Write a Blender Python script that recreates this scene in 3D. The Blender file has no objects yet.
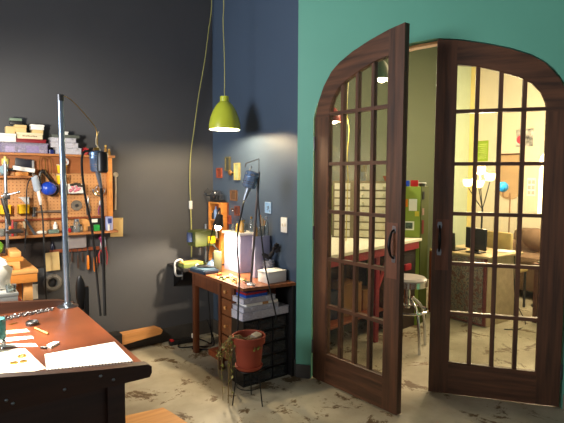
import bpy, bmesh, math, random
from mathutils import Vector, Matrix, Euler
random.seed(7)
SC = bpy.context.scene
COL = SC.collection
PI = math.pi
V = Vector
ORG = {}

# ------------------------------------------------------------------ materials
def lin(c):
    c = c / 255.0
    return c / 12.92 if c <= 0.04045 else ((c + 0.055) / 1.055) ** 2.4
def rgb(c): return (lin(c[0]), lin(c[1]), lin(c[2]), 1.0)
MATS = {}
def mat(name, c, rough=0.55, metal=0.0, var=0.12, scale=14.0, bump=0.0, emit=None, strength=0.0, stretch=(1, 1, 1), c2=None, coat=0.0):
    """procedural paint / plastic / metal: noise wanders between two close tones"""
    if name in MATS: return MATS[name]
    m = bpy.data.materials.new(name); m.use_nodes = True
    nt = m.node_tree; b = nt.nodes['Principled BSDF']
    b.inputs['Roughness'].default_value = rough; b.inputs['Metallic'].default_value = metal
    if coat: b.inputs['Coat Weight'].default_value = coat
    tc = nt.nodes.new('ShaderNodeTexCoord'); mp = nt.nodes.new('ShaderNodeMapping')
    mp.inputs['Scale'].default_value = stretch
    nz = nt.nodes.new('ShaderNodeTexNoise'); nz.inputs['Scale'].default_value = scale; nz.inputs['Detail'].default_value = 5
    cr = nt.nodes.new('ShaderNodeValToRGB')
    cr.color_ramp.elements[0].position = 0.3; cr.color_ramp.elements[1].position = 0.7
    a = rgb(c); d = rgb(c2) if c2 else tuple(x * (1 - 2 * var) for x in a[:3]) + (1,)
    cr.color_ramp.elements[0].color = d; cr.color_ramp.elements[1].color = a
    L = nt.links.new
    L(tc.outputs['Object'], mp.inputs['Vector']); L(mp.outputs['Vector'], nz.inputs['Vector'])
    L(nz.outputs['Fac'], cr.inputs['Fac']); L(cr.outputs['Color'], b.inputs['Base Color'])
    if bump:
        bp = nt.nodes.new('ShaderNodeBump'); bp.inputs['Strength'].default_value = bump; bp.inputs['Distance'].default_value = 0.01
        L(nz.outputs['Fac'], bp.inputs['Height']); L(bp.outputs['Normal'], b.inputs['Normal'])
    if emit:
        b.inputs['Emission Color'].default_value = rgb(emit); b.inputs['Emission Strength'].default_value = strength
    MATS[name] = m
    return m
def wood(name, c, c2, scale=9.0, axis='z', rough=0.5, coat=0.0):
    st = {'xy': (0.08, 0.08, 1), 'x': (0.06, 1, 1), 'y': (1, 0.06, 1), 'z': (1, 1, 0.06)}[axis]
    return mat(name, c, rough, 0, scale=scale * 4, stretch=st, c2=c2, bump=0.12, coat=coat)
def glass(name, tint=(240, 245, 240), haze=0.0, ior=1.45, gain=1.0):
    """thin sheet: fresnel mix of a clear and a mirror lobe, with a trace of dust"""
    if name in MATS: return MATS[name]
    m = bpy.data.materials.new(name); m.use_nodes = True
    nt = m.node_tree; nt.nodes.remove(nt.nodes['Principled BSDF'])
    out = nt.nodes['Material Output']; L = nt.links.new
    tr = nt.nodes.new('ShaderNodeBsdfTransparent'); tr.inputs['Color'].default_value = rgb(tint)
    gl = nt.nodes.new('ShaderNodeBsdfGlossy'); gl.inputs['Roughness'].default_value = 0.02
    fr = nt.nodes.new('ShaderNodeFresnel'); fr.inputs['IOR'].default_value = ior
    mx = nt.nodes.new('ShaderNodeMixShader')
    L(fr.outputs['Fac'], mx.inputs['Fac']); L(tr.outputs['BSDF'], mx.inputs[1]); L(gl.outputs['BSDF'], mx.inputs[2])
    last = mx
    if haze:
        df = nt.nodes.new('ShaderNodeBsdfDiffuse'); df.inputs['Color'].default_value = rgb(tint)
        m2 = nt.nodes.new('ShaderNodeMixShader')
        nz = nt.nodes.new('ShaderNodeTexNoise'); nz.inputs['Scale'].default_value = 20
        mm = nt.nodes.new('ShaderNodeMath'); mm.operation = 'MULTIPLY'; mm.inputs[1].default_value = haze * 2
        L(nz.outputs['Fac'], mm.inputs[0]); L(mm.outputs[0], m2.inputs['Fac'])
        L(mx.outputs[0], m2.inputs[1]); L(df.outputs[0], m2.inputs[2]); last = m2
    L(last.outputs[0], out.inputs['Surface'])
    MATS[name] = m
    return m

# ------------------------------------------------------------------ mesh builder (one M = one mesh object)
class M:
    def __init__(s): s.bm = bmesh.new()
    def _add(s, verts, faces):
        vs = [s.bm.verts.new(v) for v in verts]
        for f in faces:
            try: s.bm.faces.new([vs[i] for i in f])
            except ValueError: pass
        return vs
    def box(s, a, b, bev=0.0, T=None):
        """axis box between two corners, bevelled edges, optional transform about its own centre"""
        a = V(a); b = V(b); c = (a + b) / 2; h = (b - a) / 2
        h = V((abs(h.x), abs(h.y), abs(h.z)))
        t = bmesh.new(); bmesh.ops.create_cube(t, size=2)
        for v in t.verts: v.co = V((v.co.x * h.x, v.co.y * h.y, v.co.z * h.z))
        if bev:
            bmesh.ops.bevel(t, geom=t.edges[:], offset=min(bev, 0.9 * min(h)), segments=2, affect='EDGES', profile=0.6)
        R = Matrix.Translation(c) @ (T.to_4x4() if T else Matrix.Identity(4))
        t.transform(R); s._merge(t); return s
    def _merge(s, t):
        me = bpy.data.meshes.new('tmp'); t.to_mesh(me); t.free(); s.bm.from_mesh(me); bpy.data.meshes.remove(me)
    def tube(s, pts, r, n=8, smooth=0, cap=True):
        pts = [V(p) for p in pts]
        rs = list(r) if isinstance(r, (list, tuple)) else [r] * len(pts)
        if smooth and len(pts) > 2:
            q, rq = [], []
            for i in range(len(pts) - 1):
                p0 = pts[max(i - 1, 0)]; p1 = pts[i]; p2 = pts[i + 1]; p3 = pts[min(i + 2, len(pts) - 1)]
                for k in range(smooth):
                    t = k / smooth
                    q.append(0.5 * ((2 * p1) + (p2 - p0) * t + (2 * p0 - 5 * p1 + 4 * p2 - p3) * t * t + (3 * p1 - p0 - 3 * p2 + p3) * t ** 3))
                    rq.append(rs[i] * (1 - t) + rs[i + 1] * t)
            q.append(pts[-1]); rq.append(rs[-1]); pts, rs = q, rq
        rings = []; up = None
        for i, p in enumerate(pts):
            d = (pts[min(i + 1, len(pts) - 1)] - pts[max(i - 1, 0)])
            if d.length < 1e-9: d = V((0, 0, 1))
            d.normalize()
            if up is None: up = V((0, 0, 1)) if abs(d.z) < 0.9 else V((1, 0, 0))
            u = (up - d * up.dot(d))
            if u.length < 1e-6: u = V((1, 0, 0)) - d * d.x
            u.normalize(); w = d.cross(u); up = u
            rings.append([s.bm.verts.new(p + (u * math.cos(2 * PI * k / n) + w * math.sin(2 * PI * k / n)) * rs[i]) for k in range(n)])
        for a, b in zip(rings, rings[1:]):
            for k in range(n): s.bm.faces.new((a[k], a[(k + 1) % n], b[(k + 1) % n], b[k]))
        if cap: s.bm.faces.new(rings[0][::-1]); s.bm.faces.new(rings[-1])
        return s
    def cyl(s, p, q, r, r2=None, n=20): return s.tube([p, q], [r, r if r2 is None else r2], n)
    def lathe(s, c, prof, n=28, axis=(0, 0, 1)):
        c = V(c); R = V((0, 0, 1)).rotation_difference(V(axis).normalized()).to_matrix()
        rings = []
        for (r, z) in prof:
            if r < 1e-6: rings.append([s.bm.verts.new(c + R @ V((0, 0, z)))])
            else: rings.append([s.bm.verts.new(c + R @ V((r * math.cos(2 * PI * k / n), r * math.sin(2 * PI * k / n), z))) for k in range(n)])
        for a, b in zip(rings, rings[1:]):
            for k in range(n):
                f = []
                f += [a[k % len(a)]] + ([a[(k + 1) % n]] if len(a) > 1 else [])
                f += ([b[(k + 1) % n]] if len(b) > 1 else []) + [b[k % len(b)]]
                if len(set(f)) >= 3: s.bm.faces.new(f)
        return s
    def sph(s, c, r, n=16, T=None):
        t = bmesh.new(); bmesh.ops.create_uvsphere(t, u_segments=n, v_segments=max(6, n * 2 // 3), radius=1)
        r = (r, r, r) if not isinstance(r, (tuple, list)) else r
        t.transform(Matrix.Translation(V(c)) @ (T.to_4x4() if T else Matrix.Identity(4)) @ Matrix.Diagonal((r[0], r[1], r[2], 1)))
        s._merge(t); return s
    def torus(s, c, R, r, axis=(0, 0, 1), n=28, m=8, a0=0, a1=2 * PI):
        Q = V((0, 0, 1)).rotation_difference(V(axis).normalized()).to_matrix()
        full = abs(a1 - a0 - 2 * PI) < 1e-6
        k = n if full else n + 1
        pts = [V(c) + Q @ V((R * math.cos(a0 + (a1 - a0) * i / n), R * math.sin(a0 + (a1 - a0) * i / n), 0)) for i in range(k)]
        if full: pts += [pts[0]]
        return s.tube(pts, r, m, cap=not full)
    def prism(s, pts, ext):
        """planar polygon extruded along a vector"""
        pts = [V(p) for p in pts]; ext = V(ext); n = len(pts)
        vs = [s.bm.verts.new(p) for p in pts] + [s.bm.verts.new(p + ext) for p in pts]
        s.bm.faces.new(vs[:n]); s.bm.faces.new(vs[n:][::-1])
        for i in range(n): s.bm.faces.new((vs[i], vs[(i + 1) % n], vs[n + (i + 1) % n], vs[n + i]))
        return s
    def loft(s, A, B, ext):
        """strip between two open poly-lines A and B (same count), given thickness by ext"""
        ext = V(ext); n = len(A)
        a0 = [s.bm.verts.new(V(p)) for p in A]; b0 = [s.bm.verts.new(V(p)) for p in B]
        a1 = [s.bm.verts.new(V(p) + ext) for p in A]; b1 = [s.bm.verts.new(V(p) + ext) for p in B]
        for i in range(n - 1):
            for q in ((a0[i], a0[i + 1], b0[i + 1], b0[i]), (a1[i], b1[i], b1[i + 1], a1[i + 1]),
                      (a0[i], a1[i], a1[i + 1], a0[i + 1]), (b0[i], b0[i + 1], b1[i + 1], b1[i])): s.bm.faces.new(q)
        s.bm.faces.new((a0[0], b0[0], b1[0], a1[0])); s.bm.faces.new((a0[-1], a1[-1], b1[-1], b0[-1]))
        return s
    def build(s, name, m, parent=None, origin=None, ang=38):
        bm = s.bm
        bmesh.ops.recalc_face_normals(bm, faces=bm.faces[:])
        for f in bm.faces: f.smooth = True
        ca = math.radians(ang)
        for e in bm.edges:
            if len(e.link_faces) == 2 and e.calc_face_angle(0) > ca: e.smooth = False
        if parent is not None: o = ORG[parent.name]
        elif origin is not None: o = V(origin)
        else:
            xs = [v.co for v in bm.verts]
            o = V(((min(p.x for p in xs) + max(p.x for p in xs)) / 2, (min(p.y for p in xs) + max(p.y for p in xs)) / 2, min(p.z for p in xs)))
        bmesh.ops.translate(bm, verts=bm.verts[:], vec=-o)
        me = bpy.data.meshes.new(name); bm.to_mesh(me); bm.free()
        me.materials.append(m)
        ob = bpy.data.objects.new(name, me); COL.objects.link(ob)
        if parent is not None: ob.parent = parent
        else: ob.location = o
        ORG[ob.name] = o
        return ob

def thing(name, label, cat, loc=(0, 0, 0), group=None):
    o = bpy.data.objects.new(name, None); COL.objects.link(o); o.location = V(loc); o.empty_display_size = 0.05
    o['label'] = label; o['category'] = cat
    if group: o['group'] = group
    ORG[o.name] = V(loc)
    return o
def tag(o, label, cat, group=None, kind=None):
    o['label'] = label; o['category'] = cat
    if group: o['group'] = group
    if kind: o['kind'] = kind
    return o
def struct(name, mb, m, parent=None):
    o = mb.build(name, m, parent, origin=(0, 0, 0) if parent is None else None)
    if parent is None: o['kind'] = 'structure'
    return o
def rotz(a): return Matrix.Rotation(a, 3, 'Z')
def roty(a): return Matrix.Rotation(a, 3, 'Y')
def rotx(a): return Matrix.Rotation(a, 3, 'X')
def simple(name, mb, m, label, cat, group=None): return tag(mb.build(name, m), label, cat, group)

# ------------------------------------------------------------------ palette
W_DOOR = wood('dark_oak', (100, 64, 43), (54, 35, 24), 8, 'z', 0.42)
W_DOORH = wood('dark_oak_rail', (100, 64, 43), (54, 35, 24), 8, 'xy', 0.42)
W_WORN = wood('worn_oak', (118, 72, 50), (92, 56, 38), 8, 'z', 0.5)
W_BENCH = mat('worn_bench_top', (128, 68, 40), 0.32, 0, scale=3.2, c2=(66, 35, 22), bump=0.04)
W_BDARK = wood('bench_dark', (70, 40, 26), (44, 25, 17), 7, 'x', 0.45)
W_DESK = wood('desk_brown', (104, 58, 33), (74, 40, 24), 7, 'z', 0.45)
W_DESKT = wood('desk_top_brown', (140, 84, 48), (104, 60, 34), 7, 'y', 0.4)
W_DRAW = wood('drawer_front', (140, 86, 48), (112, 66, 37), 7, 'y', 0.45)
W_LIGHT = wood('pale_pine', (220, 165, 100), (198, 140, 80), 7, 'x', 0.5)
W_ORANGE = wood('orange_pine', (212, 140, 66), (186, 116, 50), 7, 'x', 0.5)
W_RACK = wood('rack_board', (182, 122, 72), (156, 100, 56), 7, 'x', 0.5)
W_RED = wood('red_brown_board', (150, 76, 40), (120, 58, 30), 7, 'z', 0.5)
BLACK = mat('black_plastic', (26, 25, 26), 0.4)
BLACKM = mat('black_metal', (24, 24, 26), 0.4, 0.6)
RUBBER = mat('black_rubber', (20, 20, 21), 0.6)
CHROME = mat('chrome', (200, 202, 206), 0.14, 1.0, var=0.04)
STEEL = mat('brushed_steel', (150, 156, 164), 0.32, 1.0, var=0.1)
STEELD = mat('dark_steel', (92, 92, 94), 0.4, 0.9)
BLUEST = mat('bluish_steel', (128, 156, 196), 0.26, 0.6, var=0.08)
BRASS = mat('brass', (196, 156, 80), 0.3, 1.0)
WHITE = mat('white_paint', (226, 226, 222), 0.5, var=0.03)
PAPER = mat('white_paper', (236, 234, 226), 0.8, var=0.02)
CREAM = mat('cream_card', (226, 212, 178), 0.75, var=0.05)
CARD = mat('brown_cardboard', (176, 128, 80), 0.8, var=0.08)
TANCARD = mat('tan_card', (212, 184, 128), 0.8, var=0.06)
LAV = mat('lavender_panel', (158, 156, 184), 0.6, var=0.04)
RED = mat('red_plastic', (176, 30, 34), 0.4)
DRED = mat('dark_red_card', (136, 26, 36), 0.55)
BLUE = mat('blue_plastic', (28, 70, 190), 0.25, coat=0.5)
YELLOW = mat('yellow_plastic', (244, 190, 22), 0.4, var=0.05)
ORANGE = mat('orange_handle', (230, 130, 30), 0.4)
GREENP = mat('green_plastic', (40, 160, 70), 0.4)
LIME = mat('lime_enamel', (198, 206, 62), 0.25, var=0.03, coat=0.6)
OLIVEG = mat('machine_green', (66, 74, 32), 0.45)
TERRA = mat('terracotta', (140, 55, 33), 0.7, var=0.1, scale=6)
SOIL = mat('soil', (70, 54, 38), 0.95, bump=0.6, scale=40)
LEAF = mat('dry_leaf', (136, 142, 62), 0.7, var=0.3)
STEM = mat('dry_stem', (130, 110, 70), 0.8)
CLEARB = glass('clear_plastic', (242, 241, 248), 0.42)
PURPLEB = glass('violet_clear_plastic', (234, 228, 246), 0.20)
DRAWCL = glass('smoky_drawer_plastic', (196, 202, 204), 0.05)
PANE = glass('door_glass', (242, 243, 238), 0.006, 1.26)
JARGL = glass('jar_glass', (230, 236, 236), 0.10)
# walls
TEAL = mat('teal_paint', (96, 164, 142), 0.55, var=0.04, scale=2.2)
BLUEW = mat('slate_blue_paint', (64, 79, 98), 0.5, var=0.03, scale=3)
GREYW = mat('charcoal_paint', (74, 75, 79), 0.6, var=0.04, scale=3)
BASEB = mat('dark_baseboard', (74, 70, 66), 0.6)
OLIVEW = mat('olive_wall_paint', (60, 70, 51), 0.5, var=0.04, scale=2)
CREAMW = mat('cream_wall_paint', (220, 207, 182), 0.6, var=0.03, scale=2)
LIMEW = mat('lime_partition_paint', (140, 160, 62), 0.6, var=0.05, scale=3)
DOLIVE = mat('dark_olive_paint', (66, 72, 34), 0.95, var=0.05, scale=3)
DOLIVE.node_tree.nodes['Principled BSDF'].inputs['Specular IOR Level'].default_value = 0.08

def pegboard_mat():
    m = bpy.data.materials.new('pegboard'); m.use_nodes = True
    nt = m.node_tree; b = nt.nodes['Principled BSDF']; b.inputs['Roughness'].default_value = 0.6; L = nt.links.new
    tc = nt.nodes.new('ShaderNodeTexCoord'); sp = nt.nodes.new('ShaderNodeSeparateXYZ'); L(tc.outputs['Object'], sp.inputs[0])
    def ax(o):
        a = nt.nodes.new('ShaderNodeMath'); a.operation = 'MULTIPLY'; a.inputs[1].default_value = 1 / 0.0254; L(o, a.inputs[0])
        f = nt.nodes.new('ShaderNodeMath'); f.operation = 'FRACT'; L(a.outputs[0], f.inputs[0])
        d = nt.nodes.new('ShaderNodeMath'); d.operation = 'SUBTRACT'; d.inputs[1].default_value = 0.5; L(f.outputs[0], d.inputs[0])
        p = nt.nodes.new('ShaderNodeMath'); p.operation = 'MULTIPLY'; L(d.outputs[0], p.inputs[0]); L(d.outputs[0], p.inputs[1]); return p
    s_ = nt.nodes.new('ShaderNodeMath'); s_.operation = 'ADD'; L(ax(sp.outputs['X']).outputs[0], s_.inputs[0]); L(ax(sp.outputs['Z']).outputs[0], s_.inputs[1])
    lt = nt.nodes.new('ShaderNodeMath'); lt.operation = 'LESS_THAN'; lt.inputs[1].default_value = 0.028; L(s_.outputs[0], lt.inputs[0])
    mx = nt.nodes.new('ShaderNodeMix'); mx.data_type = 'RGBA'
    mx.inputs[6].default_value = rgb((192, 140, 90)); mx.inputs[7].default_value = rgb((134, 84, 44))
    L(lt.outputs[0], mx.inputs[0]); L(mx.outputs[2], b.inputs['Base Color'])
    return m
PEG = pegboard_mat()

def floor_mat():
    m = bpy.data.materials.new('worn_painted_concrete'); m.use_nodes = True
    nt = m.node_tree; b = nt.nodes['Principled BSDF']; L = nt.links.new
    tc = nt.nodes.new('ShaderNodeTexCoord')
    def nz(scale, det, rough=0.6, dist=0.0):
        n = nt.nodes.new('ShaderNodeTexNoise'); n.inputs['Scale'].default_value = scale; n.inputs['Detail'].default_value = det
        n.inputs['Roughness'].default_value = rough; n.inputs['Distortion'].default_value = dist; L(tc.outputs['Object'], n.inputs['Vector']); return n
    base = nt.nodes.new('ShaderNodeValToRGB'); L(nz(1.7, 6).outputs['Fac'], base.inputs['Fac'])
    base.color_ramp.elements[0].position = 0.35; base.color_ramp.elements[0].color = rgb((132, 122, 101))
    base.color_ramp.elements[1].position = 0.65; base.color_ramp.elements[1].color = rgb((180, 173, 152))
    pr = nt.nodes.new('ShaderNodeValToRGB'); n2 = nz(3.4, 13, 0.78, 0.5); L(n2.outputs['Fac'], pr.inputs['Fac'])
    pr.color_ramp.elements[0].position = 0.545; pr.color_ramp.elements[0].color = (0, 0, 0, 1)
    pr.color_ramp.elements[1].position = 0.575; pr.color_ramp.elements[1].color = (1, 1, 1, 1)
    worn = nt.nodes.new('ShaderNodeValToRGB'); L(nz(9, 6).outputs['Fac'], worn.inputs['Fac'])
    worn.color_ramp.elements[0].color = rgb((70, 52, 32)); worn.color_ramp.elements[1].color = rgb((112, 92, 62))
    mx = nt.nodes.new('ShaderNodeMix'); mx.data_type = 'RGBA'
    L(pr.outputs['Color'], mx.inputs[0]); L(base.outputs['Color'], mx.inputs[6]); L(worn.outputs['Color'], mx.inputs[7])
    L(mx.outputs[2], b.inputs['Base Color'])
    rr = nt.nodes.new('ShaderNodeMapRange'); rr.inputs[3].default_value = 0.34; rr.inputs[4].default_value = 0.6
    L(pr.outputs['Color'], rr.inputs[0]); L(rr.outputs[0], b.inputs['Roughness'])
    bp = nt.nodes.new('ShaderNodeBump'); bp.inputs['Strength'].default_value = 0.15; bp.inputs['Distance'].default_value = 0.004; bp.invert = True
    L(n2.outputs['Fac'], bp.inputs['Height']); L(bp.outputs['Normal'], b.inputs['Normal'])
    return m
FLOORM = floor_mat()

# ------------------------------------------------------------------ camera
H = 1.5
PSI, PITCH, ROLL = math.radians(53.8), math.radians(3.95), math.radians(0.3)
cam = bpy.data.cameras.new('camera'); cam.sensor_width = 36; cam.lens = 36 * 485 / 564; cam.clip_start = 0.02
co = bpy.data.objects.new('camera', cam); COL.objects.link(co)
f_ = V((math.cos(PSI) * math.cos(PITCH), math.sin(PSI) * math.cos(PITCH), -math.sin(PITCH)))
r_ = V((math.sin(PSI), -math.cos(PSI), 0)); u_ = r_.cross(f_)
r2 = r_ * math.cos(ROLL) + u_ * math.sin(ROLL); u2 = -r_ * math.sin(ROLL) + u_ * math.cos(ROLL)
mw = Matrix((r2, u2, -f_)).transposed().to_4x4(); mw.translation = V((0, 0, H)); co.matrix_world = mw
SC.camera = co

# ------------------------------------------------------------------ room shell
BX, BY, CZ = 2.21, 4.14, 3.6          # blue wall plane, charcoal wall plane, ceiling height
A = V((2.281, 2.724, 0)); B = V((3.295, 1.407, 0)); TD = (B - A).normalized(); TN = V((-TD.y, TD.x, 0))   # TN points into the back room
MID = (A + B) / 2; OPEN = (B - A).length
def P(s, z, n=0.0): return MID + TD * s + TN * n + V((0, 0, z))
# teal wall: s along the wall from the middle of the double door, n into the back room
ARCH = [(0, 2.43), (.151, 2.412), (.306, 2.378), (.456, 2.336), (.573, 2.289), (.645, 2.245), (.704, 2.191), (.74, 2.144), (.775, 2.087), (.812, 2.0), (.831, 1.92)]
def arch_loop(grow=0.0):
    k = 1 + grow / 0.83
    right = [(s * k, z + grow) for s, z in ARCH]
    return [(-s, z) for s, z in right[::-1]] + right[1:]
struct('floor', M().box((-3, -3.5, -0.08), (8.2, 6.2, 0.0)), FLOORM)
struct('ceiling', M().box((-3, -3.5, CZ), (8.2, 6.2, CZ + 0.1)), mat('ceiling_paint', (140, 140, 136), 0.8))
struct('wall_back', M().box((-3, BY, 0), (BX + .12, BY + 0.12, CZ)), GREYW)
struct('wall_blue', M().prism([(BX, 2.823, 0), (BX + .1, 2.80, 0), (BX + .12, BY, 0), (BX, BY, 0)], (0, 0, CZ)), BLUEW)
op = arch_loop(0.008)
hw = op[-1][0]
prof = [(-0.957, 0), (-hw, 0)] + op + [(hw, 0), (3.4, 0), (3.4, CZ), (-0.957, CZ)]
struct('wall_teal', M().prism([P(s, z) for s, z in prof], TN * 0.12), TEAL)
# arch lining on the inner half of the opening
st = arch_loop(0.004); st2 = arch_loop(-0.014)
lo = [(-st[-1][0], 0)] + st + [(st[-1][0], 0)]; li = [(-st2[-1][0], 0)] + st2 + [(st2[-1][0], 0)]
struct('trim_1', M().loft([P(s, z, .056) for s, z in lo], [P(s, z, .056) for s, z in li], TN * 0.07), wood('lamplit_jamb', (190, 140, 84), (160, 112, 64), 6))  # tan colour stands for lamplight on the arch underside
mb = M().prism([P(-.957, 0, -.012), P(-.845, 0, -.012), P(-.845, .1, -.012), P(-.957, .1, -.012)], TN * .012)
struct('baseboard_left', mb, BASEB)
mb = M().prism([P(.845, 0, -.012), P(3.3, 0, -.012), P(3.3, .1, -.012), P(.845, .1, -.012)], TN * .012)
struct('baseboard_right', mb, mat('pale_baseboard', (150, 140, 122), 0.6))
struct('baseboard_back', M().box((-3, BY - .014, 0), (BX, BY, .13), .004), BASEB)
struct('baseboard_blue', M().box((BX - .014, 2.83, 0), (BX, BY - .015, .13), .004), BASEB)
# back room walls
struct('wall_olive', M().box((BX + .12, 4.5, 0), (6.95, 4.62, CZ)), OLIVEW)
struct('wall_cream', M().box((6.95, -2.2, 0), (7.07, 4.62, CZ)), CREAMW)
struct('wall_pale_green', M().box((6.25, 4.47, 0), (6.914, 4.499, CZ)), mat('pale_green_slab', (196, 210, 184), 0.45, var=.03))  # paler slab in front of the olive wall, next to the corner
struct('trim_2', M().box((6.915, 4.36, 0), (6.949, 4.499, CZ), .004), mat('lit_corner_cream', (238, 214, 140), 0.5, var=.02))  # yellow tone stands for light falling on the wall end

# ------------------------------------------------------------------ French doors
OUT = [(.128, 2.415), (.30, 2.380), (.45, 2.338), (.575, 2.289), (.66, 2.236), (.74, 2.144), (.795, 2.04), (.826, 1.93)]
INN = [(.128, 2.258), (.255, 2.243), (.386, 2.206), (.515, 2.160), (.592, 2.116), (.646, 2.058), (.676, 1.99), (.683, 1.93)]
def inn_z(s):
    for (s0, z0), (s1, z1) in zip(INN, INN[1:]):
        if s0 <= s <= s1: return z0 + (z1 - z0) * (s - s0) / max(1e-6, s1 - s0)
    return 1.93
def french_door(name, o, d, n, width, label, ajar):
    """o: foot of the meeting edge; d: towards the hinge; n: thickness direction, away from the workshop"""
    k = width / 0.826; TH = 0.045
    def q(s, z, dn=0.0): return o + d * (s * k) + n * dn + V((0, 0, z))
    root = bpy.data.objects.new(name, None); COL.objects.link(root); root.location = o; ORG[name] = V(o)
    root['kind'] = 'structure'; root['label'] = label; root['category'] = 'door'
    def slab(pts, a=0.0, b=TH): return M().prism([q(s, z, a) for s, z in pts], n * (b - a))
    slab([(0, .012), (.128, .012), (.128, 2.415), (0, 2.43)]).build('stile', W_DOOR, root)
    slab([(.683, .012), (.826, .012), (.826, 1.93), (.683, 1.93)]).build('stile', W_DOOR, root)
    slab([(.128, .012), (.683, .012), (.683, .228), (.128, .228)]).build('bottom_rail', W_DOORH, root)
    M().loft([q(s, z) for s, z in OUT], [q(s, z) for s, z in INN], n * TH).build('arched_top_rail', W_DOORH, root)
    mb = M()
    for s in (.263, .407, .55): mb.prism([q(s - .013, .228, .006), q(s + .013, .228, .006), q(s + .013, inn_z(s + .013) + .01, .006), q(s - .013, inn_z(s - .013) + .01, .006)], n * (TH - .012))
    mb.build('vertical_muntins', W_DOOR, root)
    mb = M()
    for z in (.577, .923, 1.264, 1.601, 1.95): mb.prism([q(.128, z - .012, .004), q(.683, z - .012, .004), q(.683, z + .012, .004), q(.128, z + .012, .004)], n * (TH - .008))
    mb.build('horizontal_muntins', W_DOORH, root)
    # rebate bead around the glass
    loop = [(.128, .228)] + INN + [(.683, .228), (.128, .228)]
    M().tube([q(s, z, .006) for s, z in loop], .006, 4, cap=False).build('glazing_bead', W_DOORH, root)
    M().prism([q(s, z, .021) for s, z in ([(.128, .228)] + INN + [(.683, .228)])], n * .003).build('glass', PANE, root)
    # handle on a paler worn patch
    slab([(.022, .875), (.108, .875), (.108, 1.225), (.022, 1.225)], -.0022, .0).build('worn_patch', W_WORN, root)['label'] = 'paler worn rectangle of wood around the handle'
    h = M(); c = .046 / k
    for z in (1.0, 1.185):
        h.prism([q(c - .012, z - .022, -.006), q(c + .012, z - .022, -.006), q(c + .016, z, -.006), q(c + .012, z + .022, -.006), q(c - .012, z + .022, -.006), q(c - .016, z, -.006)], n * .0045)
    pl = h.build('handle_plate', STEEL, root); pl['label'] = 'steel handle mounting plates'
    M().tube([q(c, 1.005, -.006), q(c, 1.02, -.03), q(c, 1.06, -.048), q(c, 1.09, -.052), q(c, 1.13, -.045), q(c, 1.17, -.028), q(c, 1.182, -.006)],
             [.006, .007, .01, .012, .01, .007, .006], 10, smooth=4).build('pull_handle', BLACKM, root)
    for z in (.25, 1.1, 1.75):
        M().cyl(q(.829, z - .05, -.004), q(.829, z + .05, -.004), .007).build('hinge', STEELD, root)
    return root
F2 = V((2.335, 1.958, 0))
dl = (A + TD * .006 + TN * -0.002 - F2); wl = dl.length; dl.normalize()
french_door('door_1', F2, dl, V((-dl.y, dl.x, 0)) * (1 if V((-dl.y, dl.x, 0)).x > 0 else -1), wl, 'arched dark wood French door standing open, left leaf', True)
french_door('door_2', P(.004, 0), TD, TN, .82, 'arched dark wood French door standing shut, right leaf', False)

# ------------------------------------------------------------------ tool rack on the charcoal wall
SY = 4.07
rk = thing('wall_tool_rack', 'long orange-brown pegboard rack with shelves on the charcoal wall', 'tool rack', (.4, BY, 1.065))
M().box((-.5, 4.118, 1.065), (1.225, 4.132, 1.66)).build('pegboard', PEG, rk)
M().box((-.5, 4.10, 1.53), (1.225, 4.117, 1.657)).build('upper_back_board', wood('shelf_shaded_board', (164, 100, 54), (138, 82, 42), 7, 'x'), rk)  # plain board; top shelf's shadow is put into its darker brown
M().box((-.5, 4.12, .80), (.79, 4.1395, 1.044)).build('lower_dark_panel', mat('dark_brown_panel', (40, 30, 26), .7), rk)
M().box((-.5, 4.0, 1.657), (1.265, 4.135, 1.674), .003).build('shelf', W_RACK, rk)
M().box((-.5, 4.0, 1.49), (.70, 4.117, 1.506), .003).build('shelf', W_RACK, rk)
M().box((-.5, 4.0, 1.045), (1.28, 4.135, 1.064), .003).build('shelf', W_RACK, rk)
M().box((1.226, 4.06, 1.064), (1.258, 4.135, 1.657), .003).build('side_post', W_ORANGE, rk)
M().box((-.5, 4.09, 1.166), (1.225, 4.117, 1.180), .002).build('ledge', W_RED, rk)
T1 = 1.674; T2 = 1.506; T3 = 1.064

def boxthing(name, a, b, m, label, cat, lid=None, lidm=None, bev=.004, group=None, rz=0.0):
    """a box that shows a lid: body and lid are its parts; otherwise one bevelled mesh"""
    T = rotz(rz) if rz else None
    if lid is None: return simple(name, M().box(a, b, bev, T), m, label, cat, group)
    r = thing(name, label, cat, ((a[0] + b[0]) / 2, (a[1] + b[1]) / 2, a[2]), group)
    M().box(a, (b[0], b[1], b[2] - lid), bev, T).build('body', m, r)
    e = .003
    M().box((a[0] - e, a[1] - e, b[2] - lid), (b[0] + e, b[1] + e, b[2]), bev, T).build('lid', lidm or m, r)
    return r
def bin_open(mb, a, b, t=.004):
    mb.box(a, (b[0], b[1], a[2] + t)); mb.box(a, (a[0] + t, b[1], b[2])); mb.box((b[0] - t, a[1], a[2]), b)
    mb.box(a, (b[0], a[1] + t, b[2])); mb.box((a[0], b[1] - t, a[2]), b); return mb
# clear violet tub with odds and ends
r = thing('plastic_tub', 'long clear violet plastic tub of small parts on the top shelf', 'storage tub', (.609, 4.07, T1))
bin_open(M(), (.455, 4.01, T1), (.765, 4.13, T1 + .066)).build('body', PURPLEB, r)
M().box((.448, 4.006, T1 + .066), (.772, 4.134, T1 + .076), .003).build('lid', PURPLEB, r)
for i, (x, w, h, m) in enumerate([(.52, .06, .045, WHITE), (.60, .05, .03, STEEL), (.67, .09, .05, mat('violet_card', (150, 90, 190), .6)), (.73, .04, .025, CREAM)]):
    simple('parts_packet', M().box((x - w / 2, 4.03 + .01 * i, T1 + .0045), (x + w / 2, 4.09, T1 + .0045 + h), .006), m,
           ['white', 'grey', 'violet', 'cream'][i] + ' packet inside the long violet tub', 'packet')
boxthing('carton', (.455, 4.01, T1 + .0765), (.556, 4.12, T1 + .137), WHITE, 'white carton at the left on the violet plastic tub', 'box', .018)
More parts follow.
